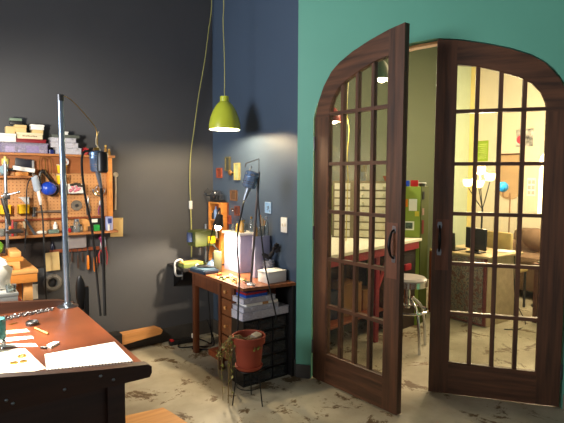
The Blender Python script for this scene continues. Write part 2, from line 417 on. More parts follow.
boxthing('folder_box', (.557, 4.012, T1 + .0765), (.755, 4.12, T1 + .104), DRED, 'flat dark red box lying on the violet plastic tub', 'box', .008)
boxthing('shoe_box', (.565, 4.02, T1 + .1045), (.735, 4.12, T1 + .15), CREAM, 'long cream box with faint lettering on the red box', 'box', .014)
mb = M()
for i in range(9): mb.box((.60 + i * .011, 4.0165, T1 + .121), (.607 + i * .011, 4.0175, T1 + .128 + .003 * (i % 3 == 0)))
ob = mb.build('faint_lettering', mat('faded_ink', (130, 110, 90), .8), bpy.data.objects['shoe_box']); ob['label'] = 'faint dark marks on the front'
boxthing('wooden_box', (.497, 4.03, T1 + .1375), (.555, 4.11, T1 + .19), TANCARD, 'tan box on the white carton, left of the cream box', 'box')
boxthing('tan_carton', (.556, 4.025, T1 + .1505), (.628, 4.115, T1 + .205), TANCARD, 'tan carton on the left end of the cream box', 'box', .02)
boxthing('tin', (.527, 4.04, T1 + .2055), (.60, 4.10, T1 + .253), mat('black_tin', (38, 36, 38), .4), 'small black tin with green lid, topmost of the shelf stack', 'tin', .02, mat('green_lid', (120, 140, 120), .5))
boxthing('wooden_block', (.668, 4.03, T1 + .1505), (.742, 4.11, T1 + .175), TANCARD, 'low tan box under the white box at the right of the stack', 'box')
boxthing('gift_box', (.66, 4.03, T1 + .1755), (.748, 4.115, T1 + .215), WHITE, 'white lidded box at the upper right of the stack', 'box', .014)
simple('tape_roll', M().lathe((.792, 4.06, T1), [(.012, 0), (.028, 0), (.028, .032), (.012, .032), (.012, 0)]), mat('navy_tape', (24, 44, 120), .4), 'dark blue tape roll right of the violet tub', 'tape')
# clear organisers
def organiser(x0, x1, y0, y1, z0, z1, label, n, group=None):
    r = thing('organiser_case', label, 'organiser', ((x0 + x1) / 2, (y0 + y1) / 2, z0), group)
    bin_open(M(), (x0, y0, z0), (x1, y1, z1 - .007), .003).build('tray', CLEARB, r)
    M().box((x0 - .003, y0 - .003, z1 - .007), (x1 + .003, y1 + .003, z1), .002).build('lid', CLEARB, r)
    mb = M()
    for i in range(1, n): mb.box((x0 + (x1 - x0) * i / n - .001, y0 + .004, z0 + .003), (x0 + (x1 - x0) * i / n + .001, y1 - .004, z1 - .008))
    mb.build('divider', CLEARB, r)
    for s in (.25, .75): M().box((x0 + (x1 - x0) * s - .014, y0 - .007, z1 - .02), (x0 + (x1 - x0) * s + .014, y0 - .0005, z1 - .004), .002).build('latch', CLEARB, r)
    return r
organiser(.775 + .05, 1.005, 4.01, 4.12, T1, T1 + .05, 'clear organiser case at the bottom of the top-shelf stack', 6)
organiser(.79, .984, 4.015, 4.12, T1 + .0505, T1 + .09, 'clear organiser case in the middle of the top-shelf stack', 5)
organiser(.79, .97, 4.02, 4.12, T1 + .0905, T1 + .125, 'clear organiser case topmost in the top-shelf stack', 5)
boxthing('slide_box', (.80, 4.03, T1 + .1255), (1.0, 4.11, T1 + .15), mat('grey_green_box', (88, 92, 84), .6), 'flat grey-green box on the stack of clear organisers', 'box')
boxthing('ring_box', (.877, 4.04, T1 + .1505), (.92, 4.10, T1 + .176), WHITE, 'tiny white box on top of the clear organisers', 'box', .01)
# red bow
mb = M(); c = V((1.045, 4.05, T1 + .03))
for i in range(9):
    a = i * 2 * PI / 9
    mb.sph(c + V((math.cos(a) * .018, -.006 * (i % 2), math.sin(a) * .018)), (.014, .008, .009), 8, roty(-a))
mb.sph(c, (.01, .012, .01), 8)
simple('gift_bow', mb.box((1.03, 4.04, T1), (1.06, 4.065, T1 + .012), .003), mat('red_ribbon', (190, 40, 50), .4), 'red ribbon bow between the organisers and the small bottles', 'bow')
for i, (x, h, mm) in enumerate([(1.205, .085, 0), (1.232, .055, 1)]):
    r = thing('small_bottle', ['taller amber bottle with yellow cap at the end of top shelf', 'shorter amber bottle at the very end of top shelf'][i], 'bottle', (x, 4.05, T1))
    M().lathe((x, 4.05, T1), [(0, 0), (.012, 0), (.012, h * .6), (.006, h * .75), (.006, h * .82)]).build('bottle_body', mat('amber_glass', (150, 110, 50), .2), r)
    M().cyl((x, 4.05, T1 + h * .82), (x, 4.05, T1 + h), .008).build('cap', mat('mustard_cap', (200, 160, 60), .5), r)
# middle shelf
r = thing('hand_crank_grinder', 'pale blue hand crank machine on the middle shelf', 'grinder', (.479, 4.06, T2))
M().sph((.475, 4.06, T2 + .043), (.03, .03, .034)).cyl((.475, 4.09, T2 + .04), (.475, 4.02, T2 + .04), .022).build('body', mat('pale_blue_enamel', (150, 184, 196), .35), r)
M().box((.45, 4.035, T2), (.50, 4.085, T2 + .012), .003).build('foot', STEELD, r)
M().cyl((.50, 4.05, T2 + .045), (.53, 4.05, T2 + .045), .01).sph((.535, 4.05, T2 + .045), .014).build('crank', BLACK, r)
r = thing('small_jar', 'jar with pale yellow lid above the blue crank machine', 'jar', (.491, 4.09, T2))
M().cyl((.491, 4.09, T2), (.491, 4.09, T2 + .085), .02).build('body', mat('jar_white', (214, 220, 214), .3), r)
M().cyl((.491, 4.09, T2 + .085), (.491, 4.09, T2 + .125), .024).cyl((.491, 4.09, T2 + .125), (.491, 4.09, T2 + .142), .01).build('lid', mat('pale_yellow_lid', (226, 216, 120), .4), r)
simple('paper_tray', M().box((.545, 4.01, T2), (.63, 4.095, T2 + .028), .003), W_ORANGE, 'small wooden tray under the papers on the middle shelf', 'tray')
simple('booklet', M().box((.535, 4.012, T2 + .034), (.675, 4.09, T2 + .064), .002, roty(math.radians(9))), PAPER, 'thick white booklet lying tilted on the middle shelf', 'booklet')
simple('tablet', M().box((.553, 4.07, T2 + .062), (.672, 4.09, T2 + .128), .004, roty(math.radians(6))), mat('dark_slate', (32, 34, 46), .4), 'dark tablet leaning behind the white booklet', 'tablet')
simple('sanding_stick', M().box((.664, 4.055, T2), (.678, 4.07, T2 + .115), .002), mat('grey_stick', (150, 150, 150), .5), 'grey upright stick beside the dark tablet', 'stick')
for i in range(2):
    x = .735 + i * .04
    simple('wire_hoop', M().tube([(x - .02, 4.05, 1.515), (x - .019, 4.06, 1.62), (x, 4.06, 1.65), (x + .019, 4.06, 1.62), (x + .02, 4.05, 1.515)], .0025, 6, smooth=5), BRASS,
           ['left brass wire hoop hanging under the top shelf', 'right brass wire hoop hanging under the top shelf'][i], 'wire hoop')
# pegboard hangers
for i, (x, z, h) in enumerate([(.872, 1.53, .062), (.867, 1.445, .07)]):
    r = thing('yellow_cup', ['upper of two yellow plastic cups behind the steel pole', 'lower of two yellow plastic cups behind the steel pole'][i], 'cup', (x, 4.06, z))
    M().lathe((x, 4.06, z), [(0, 0), (.03, 0), (.037, h), (.034, h), (.028, .004), (0, .004)]).build('cup_body', YELLOW, r)
    M().torus((x, 4.06, z + h), .037, .003).build('rim', CREAM, r)
    M().box((x - .012, 4.095, z + h * .4), (x + .012, 4.118, z + h * .9), .002).build('hook', STEELD, r)
simple('wire_coil', M().torus((.895, 4.075, 1.62), .026, .003, (0, 1, 0)).torus((.897, 4.068, 1.615), .026, .003, (.1, 1, .1)).torus((.89, 4.062, 1.612), .024, .003, (-.1, 1, 0)), mat('white_wire', (220, 222, 224), .4),
       'coil of white wire above the yellow cups', 'wire coil')
r = thing('pink_tray', 'white-rimmed tray of pink things hung on the pegboard', 'tray', (.97, 4.10, 1.365))
bin_open(M(), (.905, 4.06, 1.365), (1.035, 4.118, 1.445), .006).build('tray', WHITE, r)
mb = M()
for i in range(14): mb.sph((.925 + .09 * random.random(), 4.055 + .01 * random.random(), 1.385 + .04 * random.random()), (.012, .008, .009), 8)
mb.build('beads', mat('pink_bits', (214, 130, 150), .5), r)
mb = M()
for i in range(7): mb.sph((.925 + .09 * random.random(), 4.055, 1.425 + .025 * random.random()), (.014, .008, .010), 8)
mb.build('dark_beads', mat('dark_bits', (60, 50, 40), .5), r)
r = thing('grinding_disc', 'round grey disc hung on the pegboard', 'disc', (.985, 4.117, 1.272))
M().lathe((.985, 4.117, 1.272), [(.008, 0), (.042, 0), (.042, .012), (.008, .014), (.008, 0)], axis=(0, -1, 0)).build('wheel', mat('grey_stone', (112, 104, 94), .8), r)
M().lathe((.985, 4.104, 1.272), [(0, .004), (.012, .004), (.014, 0)], axis=(0, -1, 0)).build('hub', STEELD, r)
def hammer(p, L, label):
    r = thing('hammer', label, 'hammer', p); x, y, z = p
    M().cyl((x, y, z - .035), (x, y, z + .035), .016).cyl((x, y, z + .024), (x, y, z + .036), .02).build('head', STEELD, r)
    M().tube([(x + .01, y, z), (x + L * .5, y, z), (x + L, y, z - .004)], [.008, .009, .012], 10).build('handle', mat('grey_handle', (118, 100, 84), .6), r)
hammer((.672, 4.095, 1.232), .235, 'long grey hammer lying level on the pegboard')
def hook_bin(x, label):
    r = thing('hanging_bin', label, 'bin', (x, 4.08, 1.222))
    bin_open(M(), (x - .038, 4.05, 1.222), (x + .038, 4.117, 1.29), .004).build('bin_body', YELLOW, r)
    M().box((x - .04, 4.046, 1.282), (x + .04, 4.0495, 1.292), .002).build('front_lip', YELLOW, r)
hook_bin(.477, 'yellow pegboard bin at the left, behind the thin stand pole')
hook_bin(.60, 'yellow pegboard bin under the white metal scoop')
simple('metal_scoop', M().prism([(.575, 4.05, 1.345), (.635, 4.05, 1.345), (.635, 4.05, 1.295), (.615, 4.05, 1.295)], (0, .05, 0)).box((.572, 4.048, 1.343), (.638, 4.112, 1.347)), WHITE, 'white metal scoop standing in the right yellow bin', 'scoop')
# flex-shaft motor and ear muffs hung in front of the pegboard
r = thing('hanging_motor', 'pale grey cylindrical flex-shaft motor hung on the pegboard, left', 'motor', (.672, 4.0, 1.39))
M().tube([(.665, 4.0, 1.505), (.668, 4.0, 1.50), (.686, 4.0, 1.405), (.69, 4.0, 1.395)], [.018, .026, .027, .02], 16).build('housing', mat('pale_grey_housing', (170, 184, 200), .35), r)
M().tube([(.69, 4.0, 1.395), (.70, 4.0, 1.33), (.705, 4.0, 1.29)], [.012, .012, .008], 12).build('nozzle', WHITE, r)
M().tube([(.665, 4.0, 1.505), (.668, 4.04, 1.53), (.668, 4.117, 1.525)], .004, 6).build('hook', STEELD, r)
M().tube([(.705, 4.0, 1.29), (.713, 3.99, 1.2), (.716, 3.98, 1.0), (.72, 3.97, .55)], .006, 8, smooth=4).build('flexible_shaft', RUBBER, r)
M().tube([(.66, 4.0, 1.50), (.63, 3.99, 1.47), (.612, 3.99, 1.40), (.605, 3.99, 1.2), (.585, 3.98, .95)], .0045, 6, smooth=4).build('power_cord', RUBBER, r)
r = thing('ear_muffs', 'blue ear muffs with black headband hung on the pegboard', 'ear muffs', (.77, 4.04, 1.36))
M().sph((.765, 4.02, 1.412), (.058, .045, .052)).build('ear_cup', BLUE, r)
M().torus((.79, 4.055, 1.408), .045, .014, (.3, 1, .2)).build('cushion', BLACK, r)
M().sph((.80, 4.09, 1.40), (.05, .026, .046)).build('ear_cup', BLUE, r)
M().tube([(.715, 4.05, 1.43), (.71, 4.05, 1.50), (.73, 4.05, 1.545), (.75, 4.06, 1.53), (.79, 4.08, 1.48), (.835, 4.09, 1.43)], .012, 8, smooth=5).build('headband', BLACK, r)
simple('wooden_mallet', M().tube([(.83, 4.10, 1.385), (.87, 4.10, 1.34)], [.008, .012], 10).cyl((.815, 4.10, 1.375), (.845, 4.10, 1.405), .014), W_LIGHT, 'short pale wooden handled tool right of the ear muffs', 'mallet')
# steel C-shaped callipers, pliers
r = thing('steel_calliper', 'shiny C-shaped steel tool hung at the right of the pegboard', 'calliper', (1.159, 4.10, 1.37))
M().torus((1.159, 4.10, 1.395), .048, .008, (0, 1, 0), a0=-PI * .05, a1=PI * 1.05).torus((1.159, 4.095, 1.40), .028, .006, (0, 1, 0)).build('frame', CHROME, r)
M().cyl((1.159, 4.117, 1.43), (1.159, 4.08, 1.43), .006).build('peg', STEELD, r)
def pliers(x, y, z, L, m, name, label, spread=.012):
    r = thing(name, label, 'pliers', (x, y, z - L))
    for s in (-1, 1): M().tube([(x - s * .002, y, z - L * .32), (x + s * spread, y - .003, z - L * .6), (x + s * spread * .8, y, z - L)], [.004, .006, .005], 8, smooth=3).build('handle', m, r)
    M().tube([(x, y, z), (x, y, z - L * .18), (x, y, z - L * .36)], [.003, .009, .008], 8).build('jaws', STEEL, r)
pliers(1.073, 4.105, 1.345, .155, STEELD, 'pliers', 'dark steel pliers on the pegboard under the hanging flex motor')
pliers(1.165, 4.105, 1.31, .12, mat('violet_grip', (120, 60, 110), .4), 'pliers', 'small violet-handled pliers near the right post of the pegboard')
# lower shelf clutter
def jar(x, y, z, rr, h, bm_, lm, label, name='jar'):
    r = thing(name, label, 'jar', (x, y, z))
    M().lathe((x, y, z), [(0, 0), (rr, 0), (rr, h * .72), (rr * .7, h * .82)]).build('body', bm_, r)
    M().cyl((x, y, z + h * .80), (x, y, z + h), rr * .78).build('lid', lm, r)
simple('glass_tumbler', M().lathe((.45, 4.06, T3), [(0, .003), (.022, 0), (.027, .055), (.024, .055), (.02, .006), (0, .006)]), JARGL, 'clear tumbler at the left end of the lower shelf', 'tumbler')
r = thing('screwdriver_pot', 'dark cup with red and orange tools on the lower shelf', 'tool pot', (.52, 4.04, T3))
M().lathe((.52, 4.04, T3), [(0, 0), (.026, 0), (.033, .10), (.03, .10), (.024, .004), (0, .004)]).build('pot', mat('smoky_pot', (104, 92, 84), .5), r)
M().tube([(.513, 4.005, T3 + .001), (.513, 4.005, T3 + .06), (.516, 4.01, T3 + .12)], [.008, .009, .004], 8).build('red_handle', RED, r)
M().box((.49, 4.002, T3 + .045), (.505, 4.01, T3 + .075), .003).build('orange_tag', ORANGE, r)
simple('wooden_figure', M().box((.565, 4.02, T3), (.60, 4.06, T3 + .055), .006), mat('brown_block', (120, 80, 50), .7), 'brown block behind the black cord on the lower shelf', 'block')
simple('steel_triangle', M().prism([(.60, 4.03, T3), (.62, 4.03, T3), (.60, 4.05, T3 + .1), (.59, 4.05, T3 + .1)], (0, .012, 0)), CREAM, 'cream wedge standing on the lower shelf', 'wedge')
simple('steel_rule', M().prism([(.655, 4.02, T3), (.675, 4.02, T3), (.615, 4.06, T3 + .125), (.60, 4.06, T3 + .118)], (0, .006, 0)), STEEL, 'steel rule leaning diagonally above the lower shelf', 'rule')
simple('crumpled_tissue', M().sph((.705, 4.04, T3 + .014), (.03, .025, .014), 8).sph((.735, 4.05, T3 + .012), (.02, .02, .012), 8), PAPER, 'crumpled white tissue on the lower shelf', 'tissue')
simple('sanding_block', M().box((.76, 4.03, T3), (.835, 4.08, T3 + .03), .006), mat('green_grey_block', (96, 120, 112), .6), 'grey-green block left of the steel pole on the lower shelf', 'block')
simple('white_bottle', M().lathe((.82, 4.095, T3), [(0, 0), (.016, 0), (.016, .06), (.008, .072), (.008, .085), (0, .085)]), WHITE, 'white plastic bottle at the pegboard foot left of the pole', 'bottle')
simple('red_tin', M().box((.875, 4.04, T3), (.925, 4.09, T3 + .035), .006), RED, 'low red tin right of the steel pole', 'tin')
jar(.965, 4.04, T3, .024, .105, JARGL, STEEL, 'tall glass jar with steel lid on the lower shelf')
jar(.995, 4.06, T3, .02, .06, JARGL, STEELD, 'short glass jar right of the tall glass jar')
jar(.935, 4.07, T3, .016, .05, mat('steel_pot', (160, 160, 156), .3, 1), STEELD, 'short steel pot left of the tall glass jar')
simple('round_board', M().lathe((1.03, 4.09, T3 + .05), [(0, 0), (.05, 0), (.05, .012), (0, .012)], axis=(0, -1, .15)), W_LIGHT, 'round pale wooden disc leaning on the lower shelf', 'disc')
simple('green_box', M().box((1.10, 4.03, T3), (1.142, 4.07, T3 + .05), .006), GREENP, 'small bright green box on the lower shelf', 'box')
simple('brown_jar', M().cyl((1.075, 4.07, T3), (1.075, 4.07, T3 + .04), .018), mat('brown_glass', (90, 60, 36), .3), 'small brown jar left of the green box', 'jar')
r = thing('camera_case', 'black box with white label above the green box', 'box', (1.14, 4.095, T3))
M().box((1.08, 4.075, T3 + .0), (1.19, 4.115, T3 + .10), .005).build('case', BLACK, r)
M().box((1.09, 4.073, T3 + .068), (1.135, 4.0745, T3 + .095)).build('label_panel', PAPER, r)
r = thing('lavender_bottle', 'lavender and blue bottle at the right end of the lower shelf', 'bottle', (1.215, 4.04, T3))
M().box((1.19, 4.02, T3), (1.245, 4.06, T3 + .115), .010).build('bottle_body', mat('lavender_plastic', (168, 176, 222), .35), r)
M().box((1.203, 4.0175, T3 + .06), (1.232, 4.0198, T3 + .10), .0005).build('dark_label', mat('navy_label', (40, 60, 130), .5), r)
M().cyl((1.205, 4.012, T3), (1.205, 4.012, T3 + .05), .008).build('side_tube', WHITE, r)
# ladle, card
r = thing('ladle', 'long white ladle hung on the charcoal wall right of the rack', 'ladle', (1.305, 4.13, 1.23))
M().tube([(1.305, 4.132, 1.51), (1.305, 4.132, 1.40), (1.298, 4.132, 1.225)], [.009, .008, .009], 8).build('handle', mat('ivory', (206, 202, 190), .5), r)
M().lathe((1.306, 4.1405, 1.52), [(0, .004), (.014, .004), (.02, .012), (.022, .012), (.016, 0), (0, 0)], axis=(0, -1, 0)).build('bowl', mat('ivory', (206, 202, 190), .5), r)
r = thing('note_card', 'pale yellow card pinned below the ladle', 'card', (1.309, 4.138, .995))
M().box((1.256, 4.1345, .995), (1.362, 4.1405, 1.155), .0005, roty(math.radians(1.5))).build('sheet', mat('buff_paper', (222, 196, 136), .8, var=.05), r)
for x in (1.275, 1.345): M().cyl((x, 4.1395, 1.147), (x, 4.128, 1.147), .005).build('pin', BRASS, r)
# rail of hand tools below the rack
RZ = .915
r = thing('tool_rail', 'narrow brown tool rail on the wall below the pegboard shelf', 'tool rail', (1.0, 4.13, RZ - .02))
M().box((.78, 4.112, RZ - .015), (1.215, 4.1395, RZ + .012), .003).build('strip', W_RED, r)
simple('tape_dispenser', M().box((.872, 4.085, RZ + .0125), (1.05, 4.1395, 1.035), .012), mat('pale_grey_plastic', (168, 160, 160), .5), 'long pale grey box standing on the brown tool rail', 'box')
simple('dark_bottle', M().lathe((.80, 4.122, RZ + .0125), [(0, 0), (.014, 0), (.014, .035), (.006, .05), (.006, .062), (0, .062)]), mat('navy_glass', (22, 26, 60), .3), 'small dark blue bottle at the left of the tool rail', 'bottle')
def handtool(x, z0, z1, hm, label, name='needle_file', rr=.007, hl=.5):
    r = thing(name, label, 'hand tool', (x, 4.10, z0))
    zm = z0 + (z1 - z0) * hl
    M().tube([(x, 4.1115, z0), (x, 4.1115, z0 + .01), (x, 4.1115, zm - .01), (x, 4.1115, zm)], [rr * .7, rr, rr * .9, rr * .5], 10).build('handle', hm, r)
    M().cyl((x, 4.1115, zm), (x, 4.1115, z1), rr * .45).build('blade', STEELD, r)
DK = mat('dark_wood_handle', (70, 42, 26), .5)
for i, (x, z0, z1, m_, lb) in enumerate([(.905, .80, .98, DK, 'thin dark file on the tool rail nearest the steel pole'), (.94, .82, .97, DK, 'second thin dark file from the pole on the tool rail'),
        (.985, .76, .985, DK, 'long dark scraper in the middle of the tool rail'), (1.02, .81, .97, DK, 'short dark file left of the orange screwdriver')]):
    handtool(x, z0, z1, m_, lb, 'needle_file', .006)
handtool(1.063, .745, .94, ORANGE, 'left orange-handled screwdriver on the tool rail', 'screwdriver', .011, .6)
handtool(1.12, .72, .93, ORANGE, 'right orange-handled screwdriver behind the black cable', 'screwdriver', .015, .6)
pliers(1.165, 4.109, .96, .17, RED, 'pliers', 'red-handled pliers near the right end of the tool rail', .016)
pliers(1.20, 4.109, 1.0, .23, DRED, 'pliers', 'long dark red pliers at the right end of the tool rail', .016)
simple('pink_knob_tool', M().sph((1.175, 4.11, RZ + .085), .026, 12).cyl((1.175, 4.11, RZ + .0125), (1.175, 4.11, RZ + .07), .01), mat('magenta_ball', (170, 50, 110), .4), 'magenta ball-ended tool standing on the tool rail', 'hand tool')
simple('paper_sheet', M().box((.745, 4.10, .765), (.845, 4.108, .91), .0005, roty(math.radians(-2))), TANCARD, 'tan paper sheet hung under the rail left of the pole', 'paper')
r = thing('cable_roll', 'grey ring-shaped coil hung low on the charcoal wall', 'coil', (.793, 4.12, .6))
M().torus((.793, 4.118, .665), .052, .019, (0, 1, 0)).build('ring', mat('dusty_grey', (108, 104, 98), .6), r)
M().cyl((.793, 4.1395, .70), (.793, 4.09, .70), .005).build('nail', STEELD, r)
simple('wall_note', M().box((.635, 4.136, .55), (.69, 4.1405, .665), .0005), PAPER, 'small white note low on the wall above the bench edge', 'note')

for o in COL.objects:                                   # the whole rack group sits a touch further left on the wall
    if o.parent is None and o.location.y > 3.9 and o.location.z > .5 and o.get('category'): o.location.x -= .02
# ------------------------------------------------------------------ second (pine) bench at far left
r = thing('pine_bench', 'orange pine workbench at the far left behind the dark bench', 'workbench', (-.1, 3.6, 0))
M().box((-.7, 3.30, .905), (.54, 3.86, .925), .003).build('bench_top', W_LIGHT, r)
M().box((-.7, 3.305, .848), (.535, 3.33, .9045), .002).build('apron', W_ORANGE, r)
M().box((.515, 3.331, .848), (.535, 3.85, .9045), .002).build('side_apron', W_ORANGE, r)
for (x, y) in ((.462, 3.333), (.462, 3.80), (-.68, 3.333), (-.68, 3.80)): M().box((x, y, 0), (x + .05, y + .05, .9045), .004).build('leg', W_LIGHT, r)
M().box((-.62, 3.40, .30), (.46, 3.42, .84)).build('back_panel', W_ORANGE, r)
r = thing('pine_tool_box', 'stepped pine box on the orange pine bench', 'box', (.36, 3.46, .925))
M().box((.1, 3.36, .9255), (.45, 3.60, .975), .003).build('lower_tray', W_LIGHT, r)
M().box((.1, 3.37, .9755), (.47, 3.61, 1.0), .004).build('lid_board', W_ORANGE, r)
M().box((.40, 3.38, 1.0005), (.46, 3.60, 1.035), .005).build('raised_end', W_LIGHT, r)
M().cyl((.40, 3.359, .95), (.40, 3.345, .95), .008).build('knob', BRASS, r)
simple('green_pouch', M().sph((.30, 3.47, 1.0605), (.075, .07, .06), 16), mat('bright_green_cloth', (110, 176, 40), .6), 'rounded bright green pouch at the left edge on the pine box', 'pouch')
def blob_cloth(c, r, name, m, label, cat, n=18):
    mb = M(); mb.sph(c, r, n)
    for v in mb.bm.verts:
        k = 1 + .12 * math.sin(v.co.x * 90 + v.co.y * 60) * math.cos(v.co.z * 70)
        d = v.co - V(c); v.co = V(c) + d * k
        if v.co.z < c[2] - r[2] * .62: v.co.z = c[2] - r[2] * .62
    return simple(name, mb, m, label, cat)
r = thing('low_stool_table', 'low white side table stacked with boxes in front of pine bench', 'side table', (.27, 3.02, 0))
M().box((.10, 2.88, .765), (.42, 3.2, .79), .004).build('table_top', WHITE, r)
for (x, y) in ((.11, 2.89), (.38, 2.89), (.11, 3.16), (.38, 3.16)): M().box((x, y, 0), (x + .03, y + .03, .7645), .003).build('leg', WHITE, r)
boxthing('file_box', (.15, 2.90, .7905), (.40, 3.16, .822), RED, 'flat red box at the bottom of the white stack, left edge', 'box')
boxthing('shoe_carton', (.12, 2.91, .8225), (.375, 3.15, .88), WHITE, 'white carton on the flat red box at the left edge', 'box', .018)
simple('glass_dish', M().lathe((.345, 2.94, .8805), [(0, 0), (.022, 0), (.028, .04), (.025, .04), (.02, .004), (0, .004)]), JARGL, 'small glass dish on the white carton at the left edge', 'dish')
blob_cloth((.26, 3.06, .955), (.105, .085, .12), 'white_cloth', PAPER, 'heap of white cloth on the carton at the left edge', 'cloth')
# thin stand with clamp on the pine bench
r = thing('clamp_stand', 'thin grey stand pole with side clamp on the pine bench', 'stand', (.425, 3.70, .925))
M().box((.36, 3.65, .9255), (.47, 3.79, .937), .003).build('base', STEELD, r)
M().cyl((.422, 3.70, .937), (.425, 3.70, 1.60), .011, .010).build('pole', STEEL, r)
M().cyl((.40, 3.695, 1.37), (.485, 3.63, 1.395), .006).sph((.49, 3.626, 1.397), .011, 10).build('clamp_arm', CHROME, r)
M().box((.405, 3.665, 1.35), (.445, 3.715, 1.39), .006).build('clamp_block', STEELD, r)
M().tube([(.40, 3.66, 1.36), (.42, 3.65, 1.27), (.435, 3.65, 1.18)], [.014, .016, .008], 10).build('black_handpiece', BLACK, r)
M().lathe((.465, 3.66, 1.12), [(0, 0), (.05, .004), (.056, .014), (.03, .03), (0, .032)]).build('round_plate', STEELD, r)

# ------------------------------------------------------------------ black office chair behind the bench
r = thing('office_chair', 'black office chair with rounded backrest behind the dark bench', 'chair', (.70, 2.86, 0))
M().sph((.728, 3.05, .80), (.030, .02, .112), 20, rotz(-.5) @ rotx(.12)).build('backrest', BLACK, r)
M().box((.742, 3.03, .46), (.772, 3.06, .84), .01).build('back_bar', BLACK, r)
M().lathe((.70, 2.86, .44), [(0, 0), (.17, 0), (.19, .02), (.185, .05), (.1, .065), (0, .065)]).build('seat', BLACK, r)
M().cyl((.70, 2.86, .08), (.70, 2.86, .44), .025).build('post', CHROME, r)
for k in range(5):
    a = k * 2 * PI / 5 + .3
    M().tube([(.70, 2.86, .09), (.70 + .22 * math.cos(a), 2.86 + .22 * math.sin(a), .05)], [.018, .012], 8).sph((.70 + .22 * math.cos(a), 2.86 + .22 * math.sin(a), .026), .026, 10).build('castor_leg', BLACK, r)

# ------------------------------------------------------------------ dark jeweller's bench in front
BT = .90
r = thing('jewellers_bench', 'dark wooden jeweller bench with worn red-brown top in the foreground', 'workbench', (-.1, 1.95, 0))
M().box((-.75, 1.48, BT - .03), (.548, 2.405, BT), .006).build('bench_top', W_BENCH, r)
mb = M().prism([(-.75, 1.445, .872), (.545, 1.445, .872), (.552, 1.445, .885), (.552, 1.445, .905), (.54, 1.445, .914), (.40, 1.445, .930), (.25, 1.445, .952), (.13, 1.445, .972), (-.75, 1.445, 1.0)], (0, .034, 0))
rail = mb.build('front_rail', W_BDARK, r)
for (x, z) in ((.15, .905), (.165, .892), (.295, .897), (.395, .912), (.432, .892)):
    M().sph((x, 1.4445, z), (.005, .003, .005), 8).build('nail_head', STEEL, rail)
M().prism([(-.75, 2.406, .85), (.545, 2.406, .85), (.545, 2.406, .905), (.48, 2.406, .926), (.24, 2.406, .949), (-.75, 2.406, .96)], (0, .03, 0)).build('back_rail', W_BDARK, r)
M().box((-.70, 1.50, .04), (.476, 1.525, .8695), .002).build('front_panel', W_BDARK, r)
M().box((.452, 1.526, .0), (.476, 2.38, .8695), .002).build('side_panel', W_BDARK, r)
for (x, y) in ((.425, 1.485), (-.70, 1.485), (.425, 2.33), (-.70, 2.33)):
    M().box((x, y, 0), (x + .055, y + .055, .8695), .003).build('leg', W_BDARK, r)
# pole clamped to the back corner with the hanging motor hook
r = thing('steel_pole', 'tall bluish steel pole with wire hook on the bench corner', 'pole', (.507, 2.372, BT))
M().cyl((.507, 2.372, BT + .012), (.499, 2.372, 1.86), .0135, .0125).build('tube', mat('zinc_tube', (150, 168, 188), .3, .9), r)
M().lathe((.507, 2.372, BT), [(0, 0), (.046, 0), (.046, .004), (.022, .010), (.02, .02), (.014, .022)]).build('flange', STEEL, r)
M().cyl((.499, 2.372, 1.84), (.499, 2.372, 1.868), .0145).build('cap', STEELD, r)
M().tube([(.499, 2.372, 1.868), (.545, 2.375, 1.85), (.62, 2.385, 1.775), (.655, 2.385, 1.725), (.66, 2.385, 1.66), (.66, 2.385, 1.62)], .002, 6, smooth=5).build('wire_hook', BRASS, r)
def flex_motor(top, bot, rr, nozzle_dir, name, label, housing, cords, hookm):
    """cylindrical flex-shaft motor hanging between two points, with its nozzle, bail and cables"""
    top = V(top); bot = V(bot); d = (bot - top).normalized(); L = (bot - top).length
    r = thing(name, label, 'motor', bot)
    M().lathe(top, [(0, 0), (rr * .6, 0), (rr * .95, L * .06), (rr, L * .12), (rr, L * .3), (rr * 1.03, L * .32), (rr * 1.03, L * .36), (rr, L * .38), (rr, L * .86), (rr * .85, L * .95), (rr * .4, L), (0, L)], 24, d).build('housing', housing, r)
    nz = bot + V(nozzle_dir)
    M().tube([bot - d * .002, bot + V(nozzle_dir) * .25, nz], [rr * .42, rr * .34, rr * .2], 12).build('nozzle', mat('satin_steel', (150, 158, 170), .35, .7), r)
    for t in (.22, .62, .74): M().torus(top + d * L * t, rr * 1.01, rr * .035, d).build('band', CHROME, r)
    side = d.cross(V((0.59, 0.81, 0))).normalized()
    for pts, cr in cords(top, bot, nz): M().tube(pts, cr, 8, smooth=5).build('cable', RUBBER, r)
    hookm(r, top, side)
    return r
def hook1(r, top, side):
    M().tube([top + side * .02, top + V((0, 0, .03)), top + V((0, 0, .055)), top + V((.006, 0, .075)), top + V((.012, 0, .09))], .0035, 6).build('bail', CREAM, r)
    M().box(top + V((-.012, -.012, -.002)), top + V((.012, .012, .014)), .003).build('clip', BRASS, r)
flex_motor((.655, 2.387, 1.625), (.66, 2.387, 1.522), .034, (.012, -.004, -.075), 'hanging_motor', 'steel-blue and black flex-shaft motor hanging from the tall pole', BLUEST,
           lambda t, b, n: [([n, n + V((.004, 0, -.1)), n + V((.004, 0, -.3)), n + V((.006, 0, -.62))], .0075),
                            ([t + V((-.025, 0, -.004)), t + V((-.055, .01, -.01)), t + V((-.065, .01, -.07)), t + V((-.055, .01, -.2)), t + V((-.025, .01, -.38)), t + V((-.012, .01, -.55)), t + V((.006, .01, -.8))], .0055)], hook1)
o = M().lathe((.672, 2.352, 1.618), [(0, 0), (.02, 0), (.025, .01), (.025, .09), (.018, .098), (0, .098)], 18, (0, 0, -1)).build('dark_side_unit', BLACK, bpy.data.objects['hanging_motor.001'])
